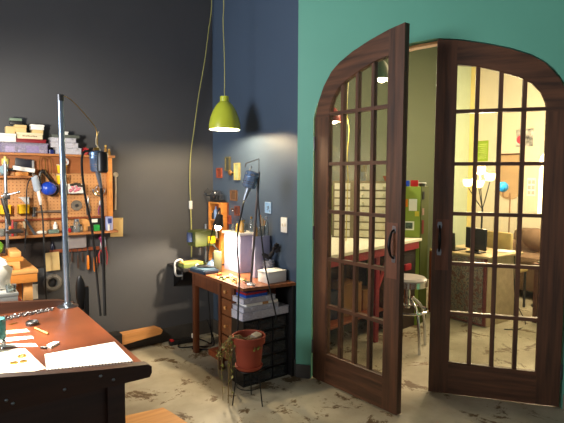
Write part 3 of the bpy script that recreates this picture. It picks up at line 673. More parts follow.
# bench-top things
def sheet(name, pts, m, label, cat, z=BT, t=.0015, group=None):
    return simple(name, M().prism([(x, y, z + .0003) for x, y in pts], (0, 0, t)), m, label, cat, group)
r = thing('notebook', 'open white spiral notebook at the front right of the bench', 'notebook', (.4, 1.63, BT))
M().prism([(.299, 1.751, BT + .0003), (.526, 1.74, BT + .0003), (.518, 1.52, BT + .0003), (.278, 1.604, BT + .0003)], (0, 0, .006)).build('page_block', PAPER, r)
mb = M(); p0 = V((.518, 1.52, BT + .004)); p1 = V((.278, 1.604, BT + .004))
for i in range(26):
    c = p0.lerp(p1, (i + .5) / 26); mb.torus(c, .005, .0009, (1, -.3, 0), 10, 5)
mb.build('spiral_wire', STEELD, r)
sheet('card_sheet', [(.10, 1.93), (.256, 1.868), (.28, 1.63), (.05, 1.60)], mat('ivory_card', (238, 230, 208), .8, var=.02), 'large ivory card sheet with coins at the left of the notebook', 'card')
for i, (pts, lb) in enumerate([([(.19, 1.965), (.295, 1.905), (.297, 1.86), (.19, 1.935)], 'white paper slip nearest the card sheet on the bench'),
                               ([(.19, 2.045), (.30, 2.0), (.30, 1.965), (.19, 1.99)], 'white paper slip in the middle of three on the bench'),
                               ([(.20, 2.135), (.297, 2.105), (.30, 2.06), (.20, 2.085)], 'white paper slip farthest from the card sheet on the bench')]):
    sheet('paper_slip', pts, CREAM if i == 2 else PAPER, lb, 'paper', t=.001 + .0004 * i)
for i, (x, y, rr, lb) in enumerate([(.205, 1.735, .012, 'left of two brass discs near the middle of the card sheet'), (.232, 1.732, .011, 'right of two brass discs near the middle of the card sheet'),
                                    (.235, 1.785, .014, 'brass ring at the back of the card sheet'), (.155, 1.745, .012, 'brass disc at the left edge of the card sheet')]):
    mb = M().lathe((x, y, BT + .0019), [(0, 0), (rr, 0), (rr, .003), (0, .003)] if i != 2 else [(rr * .6, 0), (rr, 0), (rr, .004), (rr * .6, .004), (rr * .6, 0)], 18)
    simple('brass_disc', mb, BRASS, lb, 'metal disc')
r = thing('teal_jar', 'teal jar with clear base at the left edge of the bench', 'jar', (.175, 1.94, BT))
M().cyl((.172, 1.935, BT + .0005), (.172, 1.935, BT + .035), .034).build('clear_base', JARGL, r)
M().lathe((.172, 1.935, BT + .035), [(0, 0), (.036, 0), (.036, .062), (.033, .068), (0, .068)]).build('teal_cover', mat('teal_cover', (50, 116, 118), .4), r)
simple('bottle_cap', M().lathe((.325, 2.155, BT), [(0, 0), (.024, 0), (.025, .012), (.022, .016), (.02, .012), (0, .010)]), STEELD, 'round grey metal cap in the middle of the bench top', 'cap')
simple('folded_scrap', M().prism([(.33, 1.815, BT + .0003), (.365, 1.85, BT + .0003), (.35, 1.865, BT + .0003), (.322, 1.845, BT + .0003)], (0, 0, .008)), PAPER, 'tiny folded white scrap behind the notebook', 'paper scrap')
simple('dark_pin', M().cyl((.302, 1.838, BT + .004), (.318, 1.822, BT + .004), .004), BLACK, 'tiny dark stub beside the folded white scrap', 'stub')
simple('scribe', M().cyl((.325, 2.09, BT + .004), (.352, 1.985, BT + .004), .0035), W_LIGHT, 'thin pale wooden stick lying on the bench', 'stick')
mb = M()
for i in range(90):
    t = i / 90; x = .20 + .24 * t + .008 * math.sin(i * 2.3); y = 2.30 + .055 * t + .03 * math.sin(i * 1.1) * (1 - t * .5)
    mb.torus((x, y, BT + .004), .005, .0016, (math.sin(i), math.cos(i), .8), 8, 5)
simple('metal_chain', mb, STEELD, 'heap of dark chain links along the back of the bench top', 'chain')
for i, (x, y) in enumerate([(.215, 2.225), (.265, 2.215)]):
    simple('brass_scrap', M().box((x - .016, y - .008, BT), (x + .016, y + .008, BT + .002), .0005, rotz(.3 * i + .2)), BRASS, ['left small brass scrap near the teal jar', 'right small brass scrap near the grey metal cap'][i], 'metal scrap')

# ------------------------------------------------------------------ floor: timber by the wall, board at bottom
r = thing('timber_offcut', 'pale timber beam held in a black block by the charcoal wall', 'beam', (1.45, 4.02, 0))
d = V((math.cos(.62), -math.sin(.62) * -1, 0))
T = rotz(math.radians(14))
M().prism([(1.23, 4.0, .088), (1.625, 4.02, .118), (1.64, 4.02, .15), (1.58, 4.02, .178), (1.23, 4.0, .182)], (.012, .085, 0)).build('beam', wood('beam_wood', (196, 140, 84), (166, 112, 62), 7, 'x'), r)
M().box((1.19, 3.975, 0), (1.27, 4.10, .196), .008).build('black_end', BLACK, r)
simple('floor_board', M().prism([(.93, 2.90, .001), (1.165, 2.865, .001), (1.185, 2.76, .001), (1.21, 2.58, .001), (1.0, 2.40, .001), (.72, 2.55, .001)], (0, 0, .035)), W_LIGHT, 'pale wooden board lying on the floor at the bottom edge', 'board')
# power strip with cables near the desk
r = thing('power_strip', 'black power strip with plugs on the floor by the wall', 'power strip', (1.85, 4.02, 0))
M().box((1.70, 3.98, 0), (1.96, 4.04, .04), .008, rotz(-.12)).build('strip', BLACK, r)
M().box((1.70, 3.98, .0405), (1.73, 4.02, .055), .004).build('red_switch', RED, r)
M().box((1.90, 3.955, .0405), (1.94, 3.99, .08), .005).build('white_plug', WHITE, r)
M().tube([(1.92, 3.96, .03), (1.90, 3.86, .012), (1.82, 3.80, .01), (1.92, 3.70, .01), (2.0, 3.68, .01)], .007, 6, smooth=5).build('cord', RUBBER, r)
M().tube([(1.95, 4.0, .03), (2.0, 3.90, .012), (2.03, 3.84, .01), (2.06, 3.92, .16), (2.08, 4.0, .45), (2.09, 4.03, .66)], .006, 6, smooth=5).build('cord', RUBBER, r)
M().tube([(1.80, 4.01, .02), (1.74, 3.90, .01), (1.88, 3.83, .01), (2.02, 3.78, .012), (2.04, 3.95, .2)], .006, 6, smooth=5).build('cord', RUBBER, r)

# ------------------------------------------------------------------ brown desk against the blue wall
DT = .72
r = thing('desk', 'old brown wooden desk with four drawers against the blue wall', 'desk', (2.0, 3.3, 0))
M().prism([(1.775, 2.885, DT - .022), (2.205, 2.832, DT - .022), (2.205, 3.765, DT - .022), (1.775, 3.765, DT - .022)], (0, 0, .022)).build('desk_top', W_DESKT, r)
M().box((1.80, 3.262, DT - .13), (1.818, 3.74, DT - .0225), .002).build('apron', W_DESK, r)
M().box((1.797, 3.70, 0), (1.84, 3.745, DT - .0225), .003).build('leg', W_DESK, r)
M().box((2.14, 3.70, 0), (2.185, 3.745, DT - .0225), .003).build('leg', W_DESK, r)
M().box((1.797, 3.255, 0), (1.835, 3.29, DT - .0225), .003).build('leg', W_DESK, r)
M().box((1.797, 3.05, 0), (1.835, 3.09, DT - .0225), .003).build('leg', W_DESK, r)
M().box((1.836, 3.06, .10), (2.185, 3.285, DT - .0225), .002).build('pedestal', W_DESK, r)
M().box((2.15, 3.292, .12), (2.17, 3.695, DT - .0225)).build('back_panel', W_RED, r)
M().box((2.178, 2.836, 0), (2.206, 3.048, DT - .0225), .002).build('end_panel', BLACK, r)
zs = [(.585, .69), (.455, .575), (.30, .445), (.11, .29)]
for z0, z1 in zs:
    dr = M().box((1.806, 3.0915, z0), (1.8355, 3.2535, z1), .005).build('drawer', W_DRAW, r)
    M().lathe((1.806, 3.172, (z0 + z1) / 2), [(0, 0), (.008, 0), (.008, .008), (.014, .014), (.012, .022), (0, .025)], 16, (-1, 0, 0)).build('knob', W_LIGHT, dr)
simple('footrest_block', M().box((1.88, 3.40, 0), (2.02, 3.62, .05), .004), W_RED, 'red-brown wooden block on the floor under the desk', 'block')
# small parts cabinet with clear cases on top
r = thing('parts_cabinet', 'black small parts drawer cabinet on the floor under the desk end', 'drawer cabinet', (1.98, 2.95, 0))
mb = M().box((1.776, 2.885, 0), (1.786, 3.045, .485)).box((2.164, 2.885, 0), (2.174, 3.045, .485)).box((1.786, 2.885, .475), (2.164, 3.045, .485)).box((1.786, 3.035, 0), (2.164, 3.045, .475))
for k in range(5): mb.box((1.786, 2.885, k * .095), (2.164, 3.035, k * .095 + .008))
for k in (1, 2): mb.box((1.786 + .378 * k / 3 - .003, 2.885, .008), (1.786 + .378 * k / 3 + .003, 3.035, .475))
mb.build('cabinet_frame', BLACK, r)
bits = [mat('parts_tan', (150, 110, 70), .7), mat('parts_rust', (150, 76, 50), .7), mat('parts_grey', (120, 120, 116), .7), mat('parts_olive', (120, 130, 70), .7)]
for k in range(5):
    for c in range(3):
        x0 = 1.791 + .126 * c; z0 = k * .095 + .0085
        fr = bin_open(M(), (x0, 2.89, z0), (x0 + .114, 3.02, z0 + .076), .003)
        fr.box((x0 + .035, 2.877, z0 + .008), (x0 + .08, 2.8895, z0 + .014), .002)
        dd = fr.build('drawer', DRAWCL, r)
        M().box((x0 + .008, 2.895 + .004, z0 + .0035), (x0 + .106, 3.01, z0 + .02 + .035 * random.random()), .01).build('contents', bits[(k * 2 + c) % 4], dd)
CT = .485
organiser(1.765, 2.17, 2.875, 3.03, CT + .0005, CT + .06, 'widest clear organiser case, lowest on the black parts cabinet', 7)
organiser(1.775, 2.08, 2.88, 3.03, CT + .0605, CT + .095, 'thin clear organiser case second from bottom under the desk', 5)
r = thing('paper_bundle', 'white packet bundle with brown tab between clear cases under desk', 'packet', (1.93, 2.95, CT + .095))
M().box((1.80, 2.885, CT + .0955), (2.08, 3.02, CT + .118), .006).build('wrap', PAPER, r)
M().box((1.94, 2.882, CT + .097), (1.99, 2.8845, CT + .117)).build('brown_tab', CARD, r)
organiser(1.775, 2.05, 2.88, 3.03, CT + .1185, CT + .158, 'clear organiser case directly under the red and blue boxes', 5)
boxthing('flat_case', (1.80, 2.89, CT + .1585), (1.985, 3.02, CT + .179), mat('royal_blue_box', (30, 90, 190), .4), 'blue flat box under the red one below the desk top', 'box', .007)
boxthing('flat_case', (1.80, 2.89, CT + .1795), (1.98, 3.02, CT + .203), RED, 'red flat box directly below the desk top', 'box', .008, mat('dark_lid', (70, 40, 90), .4))

# things on the desk
r = thing('display_box', 'white box lit by the task lamp, standing on the desk', 'box', (2.11, 3.49, DT))
M().box((2.037, 3.36, DT), (2.198, 3.62, 1.03), .003).build('body', LAV, r)
M().box((2.022, 3.345, 1.03), (2.205, 3.635, 1.05), .003).build('top_slab', WHITE, r)
r = thing('display_box', 'tall lavender box on the desk beside the white lit box', 'box', (2.05, 3.2, DT))
M().box((2.04, 3.14, DT), (2.18, 3.185, 1.045), .003).build('body', LAV, r)
M().box((2.182, 3.15, DT), (2.2, 3.185, 1.04), .003).build('dark_side_board', mat('slate_board', (60, 62, 84), .6), r)
ob = boxthing('carton', (1.995, 2.905, DT + .0005), (2.17, 3.03, DT + .088), WHITE, 'white carton on the front right corner of the desk', 'box', .012, rz=.06)
# bumpy pot with dark fabric flower
r = thing('bumpy_pot', 'grey pot with round studs behind the white carton', 'pot', (2.11, 3.085, DT))
mb = M().lathe((2.13, 3.09, DT), [(0, 0), (.042, 0), (.044, .14), (.039, .14), (.036, .01), (0, .01)])
for j in range(5):
    for k in range(12):
        a = 2 * PI * (k + .5 * (j % 2)) / 12
        mb.sph((2.13 + .043 * math.cos(a), 3.09 + .043 * math.sin(a), DT + .018 + j * .026), .0085, 8)
mb.build('studded_wall', mat('pewter_grey', (150, 150, 160), .4, .3), r)
r = thing('fabric_flower', 'black fabric flower standing in the grey studded pot', 'flower', (2.13, 3.09, DT + .012))
M().tube([(2.13, 3.09, DT + .0105), (2.13, 3.09, DT + .15), (2.14, 3.07, DT + .20), (2.165, 3.03, DT + .235)], .005, 6, smooth=4).build('stem', BLACK, r)
mb = M()
for k in range(8):
    a = k * PI / 4; mb.sph((2.165 + .02 * math.cos(a), 3.03 + .008 * math.sin(a * 2), DT + .24 + .022 * math.sin(a)), (.02, .010, .013), 10, roty(-a))
mb.sph((2.105, 3.08, DT + .175), (.045, .02, .018), 10, roty(.5)).sph((2.14, 3.06, DT + .19), (.035, .02, .018), 10, roty(-.7))
mb.build('petals', mat('black_felt', (28, 27, 34), .9), r)
# bottles on the boxes
def bottle(x, y, z, rr, h, m_, cm, label):
    r = thing('glass_bottle', label, 'bottle', (x, y, z))
    M().lathe((x, y, z), [(0, 0), (rr, 0), (rr, h * .62), (rr * .4, h * .78), (rr * .4, h * .86)], 18).build('body', m_, r)
    M().cyl((x, y, z + h * .86), (x, y, z + h), rr * .55).build('cap', cm, r)
GB = mat('gold_liquid', (176, 140, 80), .15)
for i, (x, y, rr, h, m_, lb) in enumerate([(2.06, 3.40, .02, .12, GB, 'nearest gold bottle on the white lit box'), (2.10, 3.44, .022, .10, JARGL, 'clear bottle behind the nearest gold bottle'), (2.06, 3.47, .018, .085, BRASS, 'brass bottle in the middle of the white lit box'),
        (2.12, 3.52, .02, .11, GB, 'second gold bottle farther back on the white lit box'), (2.07, 3.56, .016, .06, JARGL, 'small clear bottle near the lamp end of the white lit box'), (2.14, 3.38, .016, .13, JARGL, 'slim clear bottle at the wall side of the white lit box')]):
    bottle(x + .02, y, 1.0503, rr, h, m_, BRASS if i % 2 else STEEL, lb)
for i, (x, y, h, m_, lb) in enumerate([(1.985, 3.162, .10, GB, 'short gold bottle on the tall lavender box'), (2.027, 3.162, .07, JARGL, 'small clear bottle on the tall lavender box'), (2.088, 3.162, .15, JARGL, 'tall clear bottle at the right on the lavender box')]):
    bottle(x + .075, y, 1.0453, .017, h, m_, STEEL, lb)
r = thing('brush_pot', 'glass pot of thin brushes on the tall lavender box', 'pot', (2.12, 3.161, 1.0453))
M().lathe((2.12, 3.161, 1.0453), [(0, 0), (.022, 0), (.024, .08), (.021, .08), (.019, .004), (0, .004)]).build('pot', JARGL, r)
for k in range(4): M().tube([(2.115 + .004 * k, 3.161, 1.051), (2.10 + .014 * k, 3.155, 1.21 - .015 * k)], [.003, .0045], 6).build('brush', [W_LIGHT, CREAM, BRASS, W_LIGHT][k], r)
# desk clutter
simple('slate_tile', M().box((1.93, 3.50, DT), (1.945, 3.60, DT + .17), .003, rotz(.1)), mat('moss_grey', (112, 112, 82), .7), 'grey-green upright board in front of the white lit box', 'board')
cl = [('pencil', (1.82, 3.05), (1.86, 3.22), .004, YELLOW, 'yellow pencil near the drawer edge of the desk'), ('pencil', (1.88, 3.00), (1.90, 3.16), .004, RED, 'red pencil near the front corner of the desk'),
      ('pencil', (1.80, 3.28), (1.87, 3.33), .004, GREENP, 'green pencil beside the open desk middle'), ('paint_tube', (1.90, 3.25), (1.93, 3.33), .009, WHITE, 'white paint tube in front of the lavender box'),
      ('paint_tube', (1.84, 3.38), (1.90, 3.42), .009, ORANGE, 'orange tube near the blue-black case'), ('paint_tube', (1.91, 3.08), (1.94, 3.12), .008, BRASS, 'brass tube by the foot of the lavender box')]
for nm, a, b, rr, m_, lb in cl: simple(nm, M().tube([(a[0], a[1], DT + rr), (a[0] * .2 + b[0] * .8, a[1] * .2 + b[1] * .8, DT + rr), (b[0], b[1], DT + rr)], [rr, rr, rr * .4], 8), m_, lb, 'pencil' if nm == 'pencil' else 'tube')
for i in range(10):
    x = 1.81 + .12 * random.random(); y = 2.98 + .035 * i
    simple('bead_dish', M().lathe((x, y, DT), [(0, 0), (.014, 0), (.018, .010), (.016, .010), (.012, .003), (0, .003)], 14), [BRASS, STEEL, TANCARD, mat('jade', (120, 150, 100), .5)][i % 4],
           'little dish among the clutter on the desk top', 'dish', 'little dishes scattered on the desk top')
sheet('cutting_mat', [(1.80, 3.10), (1.94, 3.06), (1.95, 3.34), (1.81, 3.36)], mat('mat_sand', (190, 160, 110), .8), 'sandy paper sheet on the desk under the clutter', 'paper', DT, .0008)
r = thing('tool_case', 'blue-black case lying on the front left of the desk', 'case', (1.83, 3.55, DT))
M().box((1.755, 3.47, DT + .0005), (1.90, 3.70, DT + .03), .006, rotz(.08)).build('case', mat('blue_black', (40, 58, 78), .45), r)
M().box((1.765, 3.48, DT + .0305), (1.89, 3.69, DT + .036), .002, rotz(.08)).build('lid', mat('blue_black_lid', (56, 78, 96), .45), r)
pl = thing('black_pliers', 'long black pliers lying on the blue-black case', 'pliers', (1.83, 3.56, DT + .0365))
M().tube([(1.80, 3.66, DT + .045), (1.835, 3.60, DT + .046), (1.86, 3.56, DT + .046)], [.005, .011, .009], 8, smooth=3).build('handle', BLACK, pl)
M().tube([(1.775, 3.62, DT + .045), (1.82, 3.585, DT + .046), (1.86, 3.56, DT + .046)], [.005, .011, .009], 8, smooth=3).build('handle', BLACK, pl)
M().tube([(1.855, 3.565, DT + .046), (1.88, 3.535, DT + .046), (1.90, 3.51, DT + .045)], [.012, .009, .003], 8).build('jaws', STEELD, pl)
r = thing('steel_burner', 'shiny round metal burner with black top by the task lamp', 'burner', (1.95, 3.66, DT))
M().lathe((1.955, 3.655, DT), [(0, 0), (.05, 0), (.062, .02), (.06, .045), (.04, .068), (.02, .078), (.02, .09), (0, .09)], 28).build('bowl', BLUEST, r)
M().cyl((1.965, 3.645, DT + .088), (1.965, 3.645, DT + .145), .025).cyl((1.965, 3.645, DT + .145), (1.965, 3.645, DT + .17), .012).build('burner_head', BLACK, r)
# small black side table left of the desk
r = thing('corner_shelf', 'black corner shelf left of the desk, fixed to the wall', 'shelf', (1.96, 4.0, .69))
M().box((1.74, 3.80, .69), (2.2, 4.14, DT), .004).build('shelf_board', BLACK, r)
for x in (1.80, 2.14): M().prism([(x, 4.14, .689), (x, 3.86, .689), (x, 4.14, .50)], (.016, 0, 0)).build('bracket', BLACKM, r)

r = thing('book_pile_block', 'yellow-topped green box on the black corner shelf', 'box', (1.86, 3.92, DT))
M().box((1.76, 3.83, DT), (1.95, 3.96, DT + .03), .004).build('body', mat('moss_green', (104, 118, 60), .6), r)
M().box((1.765, 3.835, DT + .03), (1.945, 3.955, DT + .042), .003).build('top', mat('straw_yellow', (222, 190, 96), .6), r)
simple('cream_ball', M().sph((1.87, 3.80, DT + .018), .018, 14), CREAM, 'small cream ball in front of the green box', 'ball')
r = thing('c_clamp', 'white C-clamp gripping the edge of the black corner shelf', 'clamp', (1.735, 3.93, .64))
M().tube([(1.79, 3.93, DT + .02), (1.79, 3.93, DT + .05), (1.76, 3.93, DT + .062), (1.725, 3.93, DT + .04), (1.722, 3.93, DT - .02), (1.735, 3.93, DT - .075), (1.79, 3.93, DT - .085)], .010, 10, smooth=5).build('frame', mat('clamp_paint', (196, 200, 206), .35, .3), r)
M().cyl((1.79, 3.93, DT - .12), (1.79, 3.93, DT - .031), .006).build('screw', STEEL, r)
r = thing('drill_press', 'olive green bench drill press with yellow panel in the corner', 'drill press', (1.99, 3.84, DT))
M().box((1.97, 3.80, DT), (2.06, 3.98, DT + .02), .004).build('base', OLIVEG, r)
M().cyl((2.03, 3.94, DT + .02), (2.03, 3.94, DT + .36), .014).build('column', STEEL, r)
M().box((1.855, 3.80, DT + .175), (2.06, 3.97, DT + .315), .02).build('head', OLIVEG, r)
M().box((1.975, 3.79, DT + .205), (2.045, 3.7995, DT + .265), .003).build('yellow_panel', YELLOW, r)
M().cyl((1.835, 3.87, DT + .22), (1.835, 3.87, DT + .30), .025).build('motor_cap', mat('navy_cap', (40, 56, 96), .4), r)
M().tube([(2.02, 3.795, DT + .19), (2.06, 3.77, DT + .14), (2.075, 3.76, DT + .10)], [.01, .009, .012], 8).build('feed_handle', BLACK, r)
M().cyl((1.93, 3.86, DT + .10), (1.93, 3.86, DT + .176), .016, .02).build('chuck', STEELD, r)
# upright wooden rack in the corner with a steel clamp on top
r = thing('wooden_tool_tower', 'upright orange wooden rack with dark tools in the corner', 'tool rack', (2.15, 3.99, DT))
M().box((2.13, 4.06, DT), (2.19, 4.085, 1.275), .003).build('post', W_ORANGE, r)
M().box((2.13, 3.835, DT), (2.19, 3.885, 1.275), .003).build('post', W_ORANGE, r)
M().box((2.192, 3.835, DT), (2.205, 4.085, 1.275)).build('back_board', W_RED, r)
for z in (.93, 1.10, 1.262): M().box((2.135, 3.886, z), (2.19, 4.059, z + .013)).build('shelf', W_ORANGE, r)
for i, (y, z, h, m_, lb) in enumerate([(3.93, 1.1135, .10, WHITE, 'white bottle on the upper shelf of the wooden corner rack'), (3.99, 1.1135, .12, mat('pale_blue_bottle', (130, 160, 210), .4), 'pale blue bottle on the upper shelf of the corner rack'), (4.03, 1.1135, .08, BLACK, 'black bottle at the back of the corner rack upper shelf'),
        (3.92, .9435, .11, BLACK, 'black bottle on the lower shelf of the corner rack'), (3.98, .9435, .08, WHITE, 'small white bottle on the lower shelf of the corner rack')]):
    simple('rack_bottle', M().lathe((2.16, y, z), [(0, 0), (.018, 0), (.018, h * .7), (.008, h * .8), (.008, h), (0, h)], 16), m_, lb, 'bottle')
r = thing('steel_vise', 'jumble of steel clamp jaws on top of the wooden corner rack', 'clamp', (2.15, 3.96, 1.2755))
M().box((2.135, 3.86, 1.2755), (2.185, 4.06, 1.30), .004).build('bed', STEELD, r)
for y, h in ((3.88, .05), (3.93, .08), (4.0, .085), (4.05, .05)): M().box((2.135, y - .012, 1.3005), (2.175, y + .012, 1.30 + h), .005).build('jaw', STEEL, r)
M().cyl((2.12, 3.85, 1.345), (2.12, 4.10, 1.335), .008).torus((2.12, 3.965, 1.35), .03, .006, (1, 0, 0)).build('screw', STEEL, r)
M().tube([(2.12, 4.10, 1.335), (2.11, 4.12, 1.36), (2.12, 4.07, 1.395)], .007, 8, smooth=3).build('lever', CHROME, r)
# task lamp
r = thing('task_lamp', 'small black task lamp glowing above the desk corner', 'lamp', (1.93, 3.62, DT))
M().lathe((1.93, 3.745, DT), [(0, 0), (.018, 0), (.018, .02), (.008, .03), (0, .03)], 16).build('base', BLACK, r)
M().tube([(1.93, 3.745, DT + .02), (1.955, 3.70, 1.0), (1.95, 3.55, 1.24), (1.91, 3.46, 1.20)], .006, 8, smooth=5).build('arm', BLACKM, r)
M().lathe((1.912, 3.455, 1.205), [(.012, 0), (.022, .004), (.026, .03), (.047, .098), (.044, .098), (.022, .03), (.01, .006)], 24, (-.25, .02, -1)).build('shade', mat('black_enamel', (28, 28, 30), .3), r)
M().sph((1.888, 3.457, 1.102), .027, 14).build('bulb', mat('warm_bulb', (255, 240, 210), .5, emit=(255, 232, 190), strength=60), r)

# motor on its own stand at the front of the desk
r = thing('motor_stand', 'slender steel hanger pole on round foot at the desk front', 'stand', (1.885, 2.955, DT))
M().lathe((1.885, 2.955, DT), [(0, 0), (.03, 0), (.03, .006), (.012, .012), (.011, .02)], 20).build('foot', WHITE, r)
M().tube([(1.885, 2.955, DT + .01), (1.925, 2.912, 1.54)], .009, 10).build('pole', mat('dull_steel', (110, 100, 98), .4, .8), r)
M().tube([(1.925, 2.912, 1.54), (1.912, 2.895, 1.635), (1.838, 2.95, 1.602), (1.833, 2.953, 1.575)], .0035, 6).build('hook_frame', mat('dull_steel', (110, 100, 98), .4, .8), r)
def hook2(r, top, side):
    M().tube([top + side * -.028, top + V((-.01, 0, .02)), top + V((-.008, .006, .034))], .003, 6).build('bail', STEELD, r)
    M().lathe(top + V((-.028, -.041, -.030)), [(.005, 0), (.010, 0), (.010, .022), (.005, .022), (.005, 0)], 14, (-.59, -.81, 0.1)).build('bolt_eye', CHROME, r)
flex_motor((1.872, 2.91, 1.548), (1.846, 2.928, 1.425), .050, (-.028, .014, -.085), 'hanging_motor', 'blue-tinted steel flex-shaft motor hanging at the desk front', BLUEST,
           lambda t, b, n: [([n, (1.765, 2.88, 1.28), (1.728, 2.887, 1.08), (1.728, 2.86, .82), (1.715, 2.85, .645), (1.70, 2.84, .36), (1.70, 2.86, .1)], .0062),
                            ([t + V((.03, -.02, -.03)), (1.862, 2.83, 1.38), (1.868, 2.80, 1.125), (1.905, 2.79, .845), (1.965, 2.78, .60), (2.01, 2.80, .47)], .0055)], hook2)

# ------------------------------------------------------------------ things hung on the blue wall
def frame(y, z, w, h, fm, im, name, label, cat, d=.018, t=.012):
    r = thing(name, label, cat, (BX, y, z - h / 2)); x1 = BX + .0008; x0 = x1 - d
    mb = M()
    mb.box((x0, y - w / 2, z - h / 2), (x1, y + w / 2, z - h / 2 + t)).box((x0, y - w / 2, z + h / 2 - t), (x1, y + w / 2, z + h / 2))
    mb.box((x0, y - w / 2, z - h / 2 + t), (x1, y - w / 2 + t, z + h / 2 - t)).box((x0, y + w / 2 - t, z - h / 2 + t), (x1, y + w / 2, z + h / 2 - t))
    mb.build('frame', fm, r)
    M().box((x0 + d * .5, y - w / 2 + t, z - h / 2 + t), (x1, y + w / 2 - t, z + h / 2 - t)).build('picture', im, r)
    return r
frame(3.843, 1.624, .085, .13, mat('old_gilt', (110, 104, 72), .5, .4), mat('dark_picture', (56, 62, 60), .5), 'gilt_picture', 'slim dark gilt frame, highest on the blue wall', 'picture frame')
frame(4.0, 1.544, .09, .094, mat('rust_red', (150, 70, 46), .6), mat('rust_brown', (120, 56, 40), .6), 'wall_plaque', 'small rust red plaque nearest the room corner', 'plaque')
r = frame(3.68, 1.555, .09, .15, mat('pale_gilt', (176, 164, 104), .5), mat('pale_green_picture', (150, 160, 120), .5), 'gilt_picture', 'pale green-gold frame with brown bracket, blue wall', 'picture frame')
M().sph((BX - .03, 3.765, 1.545), (.014, .03, .026), 10).cyl((BX - .001, 3.75, 1.545), (BX - .03, 3.75, 1.545), .008).build('brown_ornament', mat('bronze', (150, 110, 60), .4, .6), r)
frame(3.738, 1.343, .105, .095, mat('umber_frame', (112, 78, 50), .6), mat('umber_picture', (92, 66, 46), .6), 'wall_plaque', 'brown square plaque in the middle of the blue wall group', 'plaque')
r = frame(3.68, 1.21, .075, .085, mat('maroon_wood', (110, 58, 44), .6), mat('maroon_picture', (84, 48, 42), .6), 'wall_plaque', 'dark maroon plaque with silver knob, blue wall', 'plaque')
M().sph((BX - .028, 3.715, 1.21), .012, 10).build('silver_knob', CHROME, r)
simple('wall_ornament', M().sph((BX - .012, 3.765, 1.222), (.011, .02, .01), 10), mat('umber_knob', (84, 56, 50), .5), 'tiny dark oval knob left of the maroon plaque', 'knob')
frame(3.827, 1.122, .075, .078, mat('brick_red', (150, 70, 50), .6), mat('brick_dark', (120, 54, 42), .6), 'wall_plaque', 'rust red plaque, lowest of the blue wall group', 'plaque')
r = frame(3.204, 1.262, .085, .09, mat('pale_blue_card', (158, 190, 224), .6), mat('sky_blue_card', (132, 172, 214), .6), 'picture_card', 'pale blue picture card above the lavender box', 'picture', .008, .008)
mb = M()
for k in range(6): mb.sph((BX - .0065, 3.195 + .02 * math.sin(k * 2.1), 1.25 + .02 * math.cos(k * 1.7)), (.0012, .006, .007), 8)
mb.build('grey_motif', mat('motif_grey', (84, 96, 110), .6), r)
r = thing('switch_plate', 'white wall switch plate right of the desk things', 'switch', (BX, 2.985, 1.08))
M().box((BX - .008, 2.945, 1.082), (BX, 3.025, 1.198), .003).build('plate', WHITE, r)
for y in (2.967, 3.003): M().box((BX - .013, y - .005, 1.128), (BX - .0082, y + .005, 1.152), .002).build('toggle', CREAM, r)

# ------------------------------------------------------------------ pendant lamp and its cord
PX, PY = 1.91, 3.381
r = thing('pendant_lamp', 'lime green bell pendant lamp hanging in front of the blue wall', 'pendant lamp', (PX, PY, 1.878))
PK = 1.2
M().lathe((PX, PY, 1.878), [(a * PK, b * PK) for a, b in [(.104, 0), (.103, .03), (.094, .075), (.078, .12), (.058, .155), (.036, .178), (.03, .182), (.029, .214), (0, .216), (0, .213), (.027, .21), (.027, .184), (.05, .157), (.072, .12), (.088, .075), (.097, .03), (.1, .0), (.104, 0)]], 40).build('shade', LIME, r)
M().lathe((PX, PY, 1.878), [(a * PK, b * PK) for a, b in [(.0995, .0005), (.0965, .03), (.0875, .075), (.0715, .119), (.0495, .156)]], 40).build('white_inner', mat('shade_inside', (238, 238, 232), .5), r)
M().sph((PX, PY, 1.955), (.032, .032, .036), 18).build('bulb', mat('pendant_bulb', (255, 244, 224), .5, emit=(255, 236, 204), strength=22), r)
M().cyl((PX, PY, 1.985), (PX, PY, 2.125), .02).build('socket', WHITE, r)
CORDM = mat('lime_cord', (170, 166, 96), .6)
M().tube([(PX, PY, 2.135), (PX + .001, PY, 2.4), (PX - .01, PY, 2.7), (PX - .005, PY, 2.85), (PX - .014, PY + .004, 3.2), (PX - .012, PY, CZ)], .004, 6, smooth=5).build('cord', CORDM, r)
r = thing('extension_lead', 'long yellowish cord looping down the charcoal wall to the corner', 'cord', (1.96, 4.11, .75))
M().tube([(2.17, 4.11, CZ), (2.19, 4.11, 3.12), (2.155, 4.11, 2.85), (2.115, 4.11, 2.58), (2.05, 4.11, 2.25), (2.0, 4.11, 1.93), (1.965, 4.11, 1.7), (1.955, 4.11, 1.48), (1.962, 4.11, 1.27)], .005, 6, smooth=6).build('cord', CORDM, r)
M().box((1.948, 4.10, 1.21), (1.976, 4.122, 1.285), .004).build('inline_switch', WHITE, r)
M().tube([(1.962, 4.11, 1.22), (1.968, 4.11, 1.0), (1.966, 4.11, .76)], .0065, 6, smooth=4).build('cord', CORDM, r)

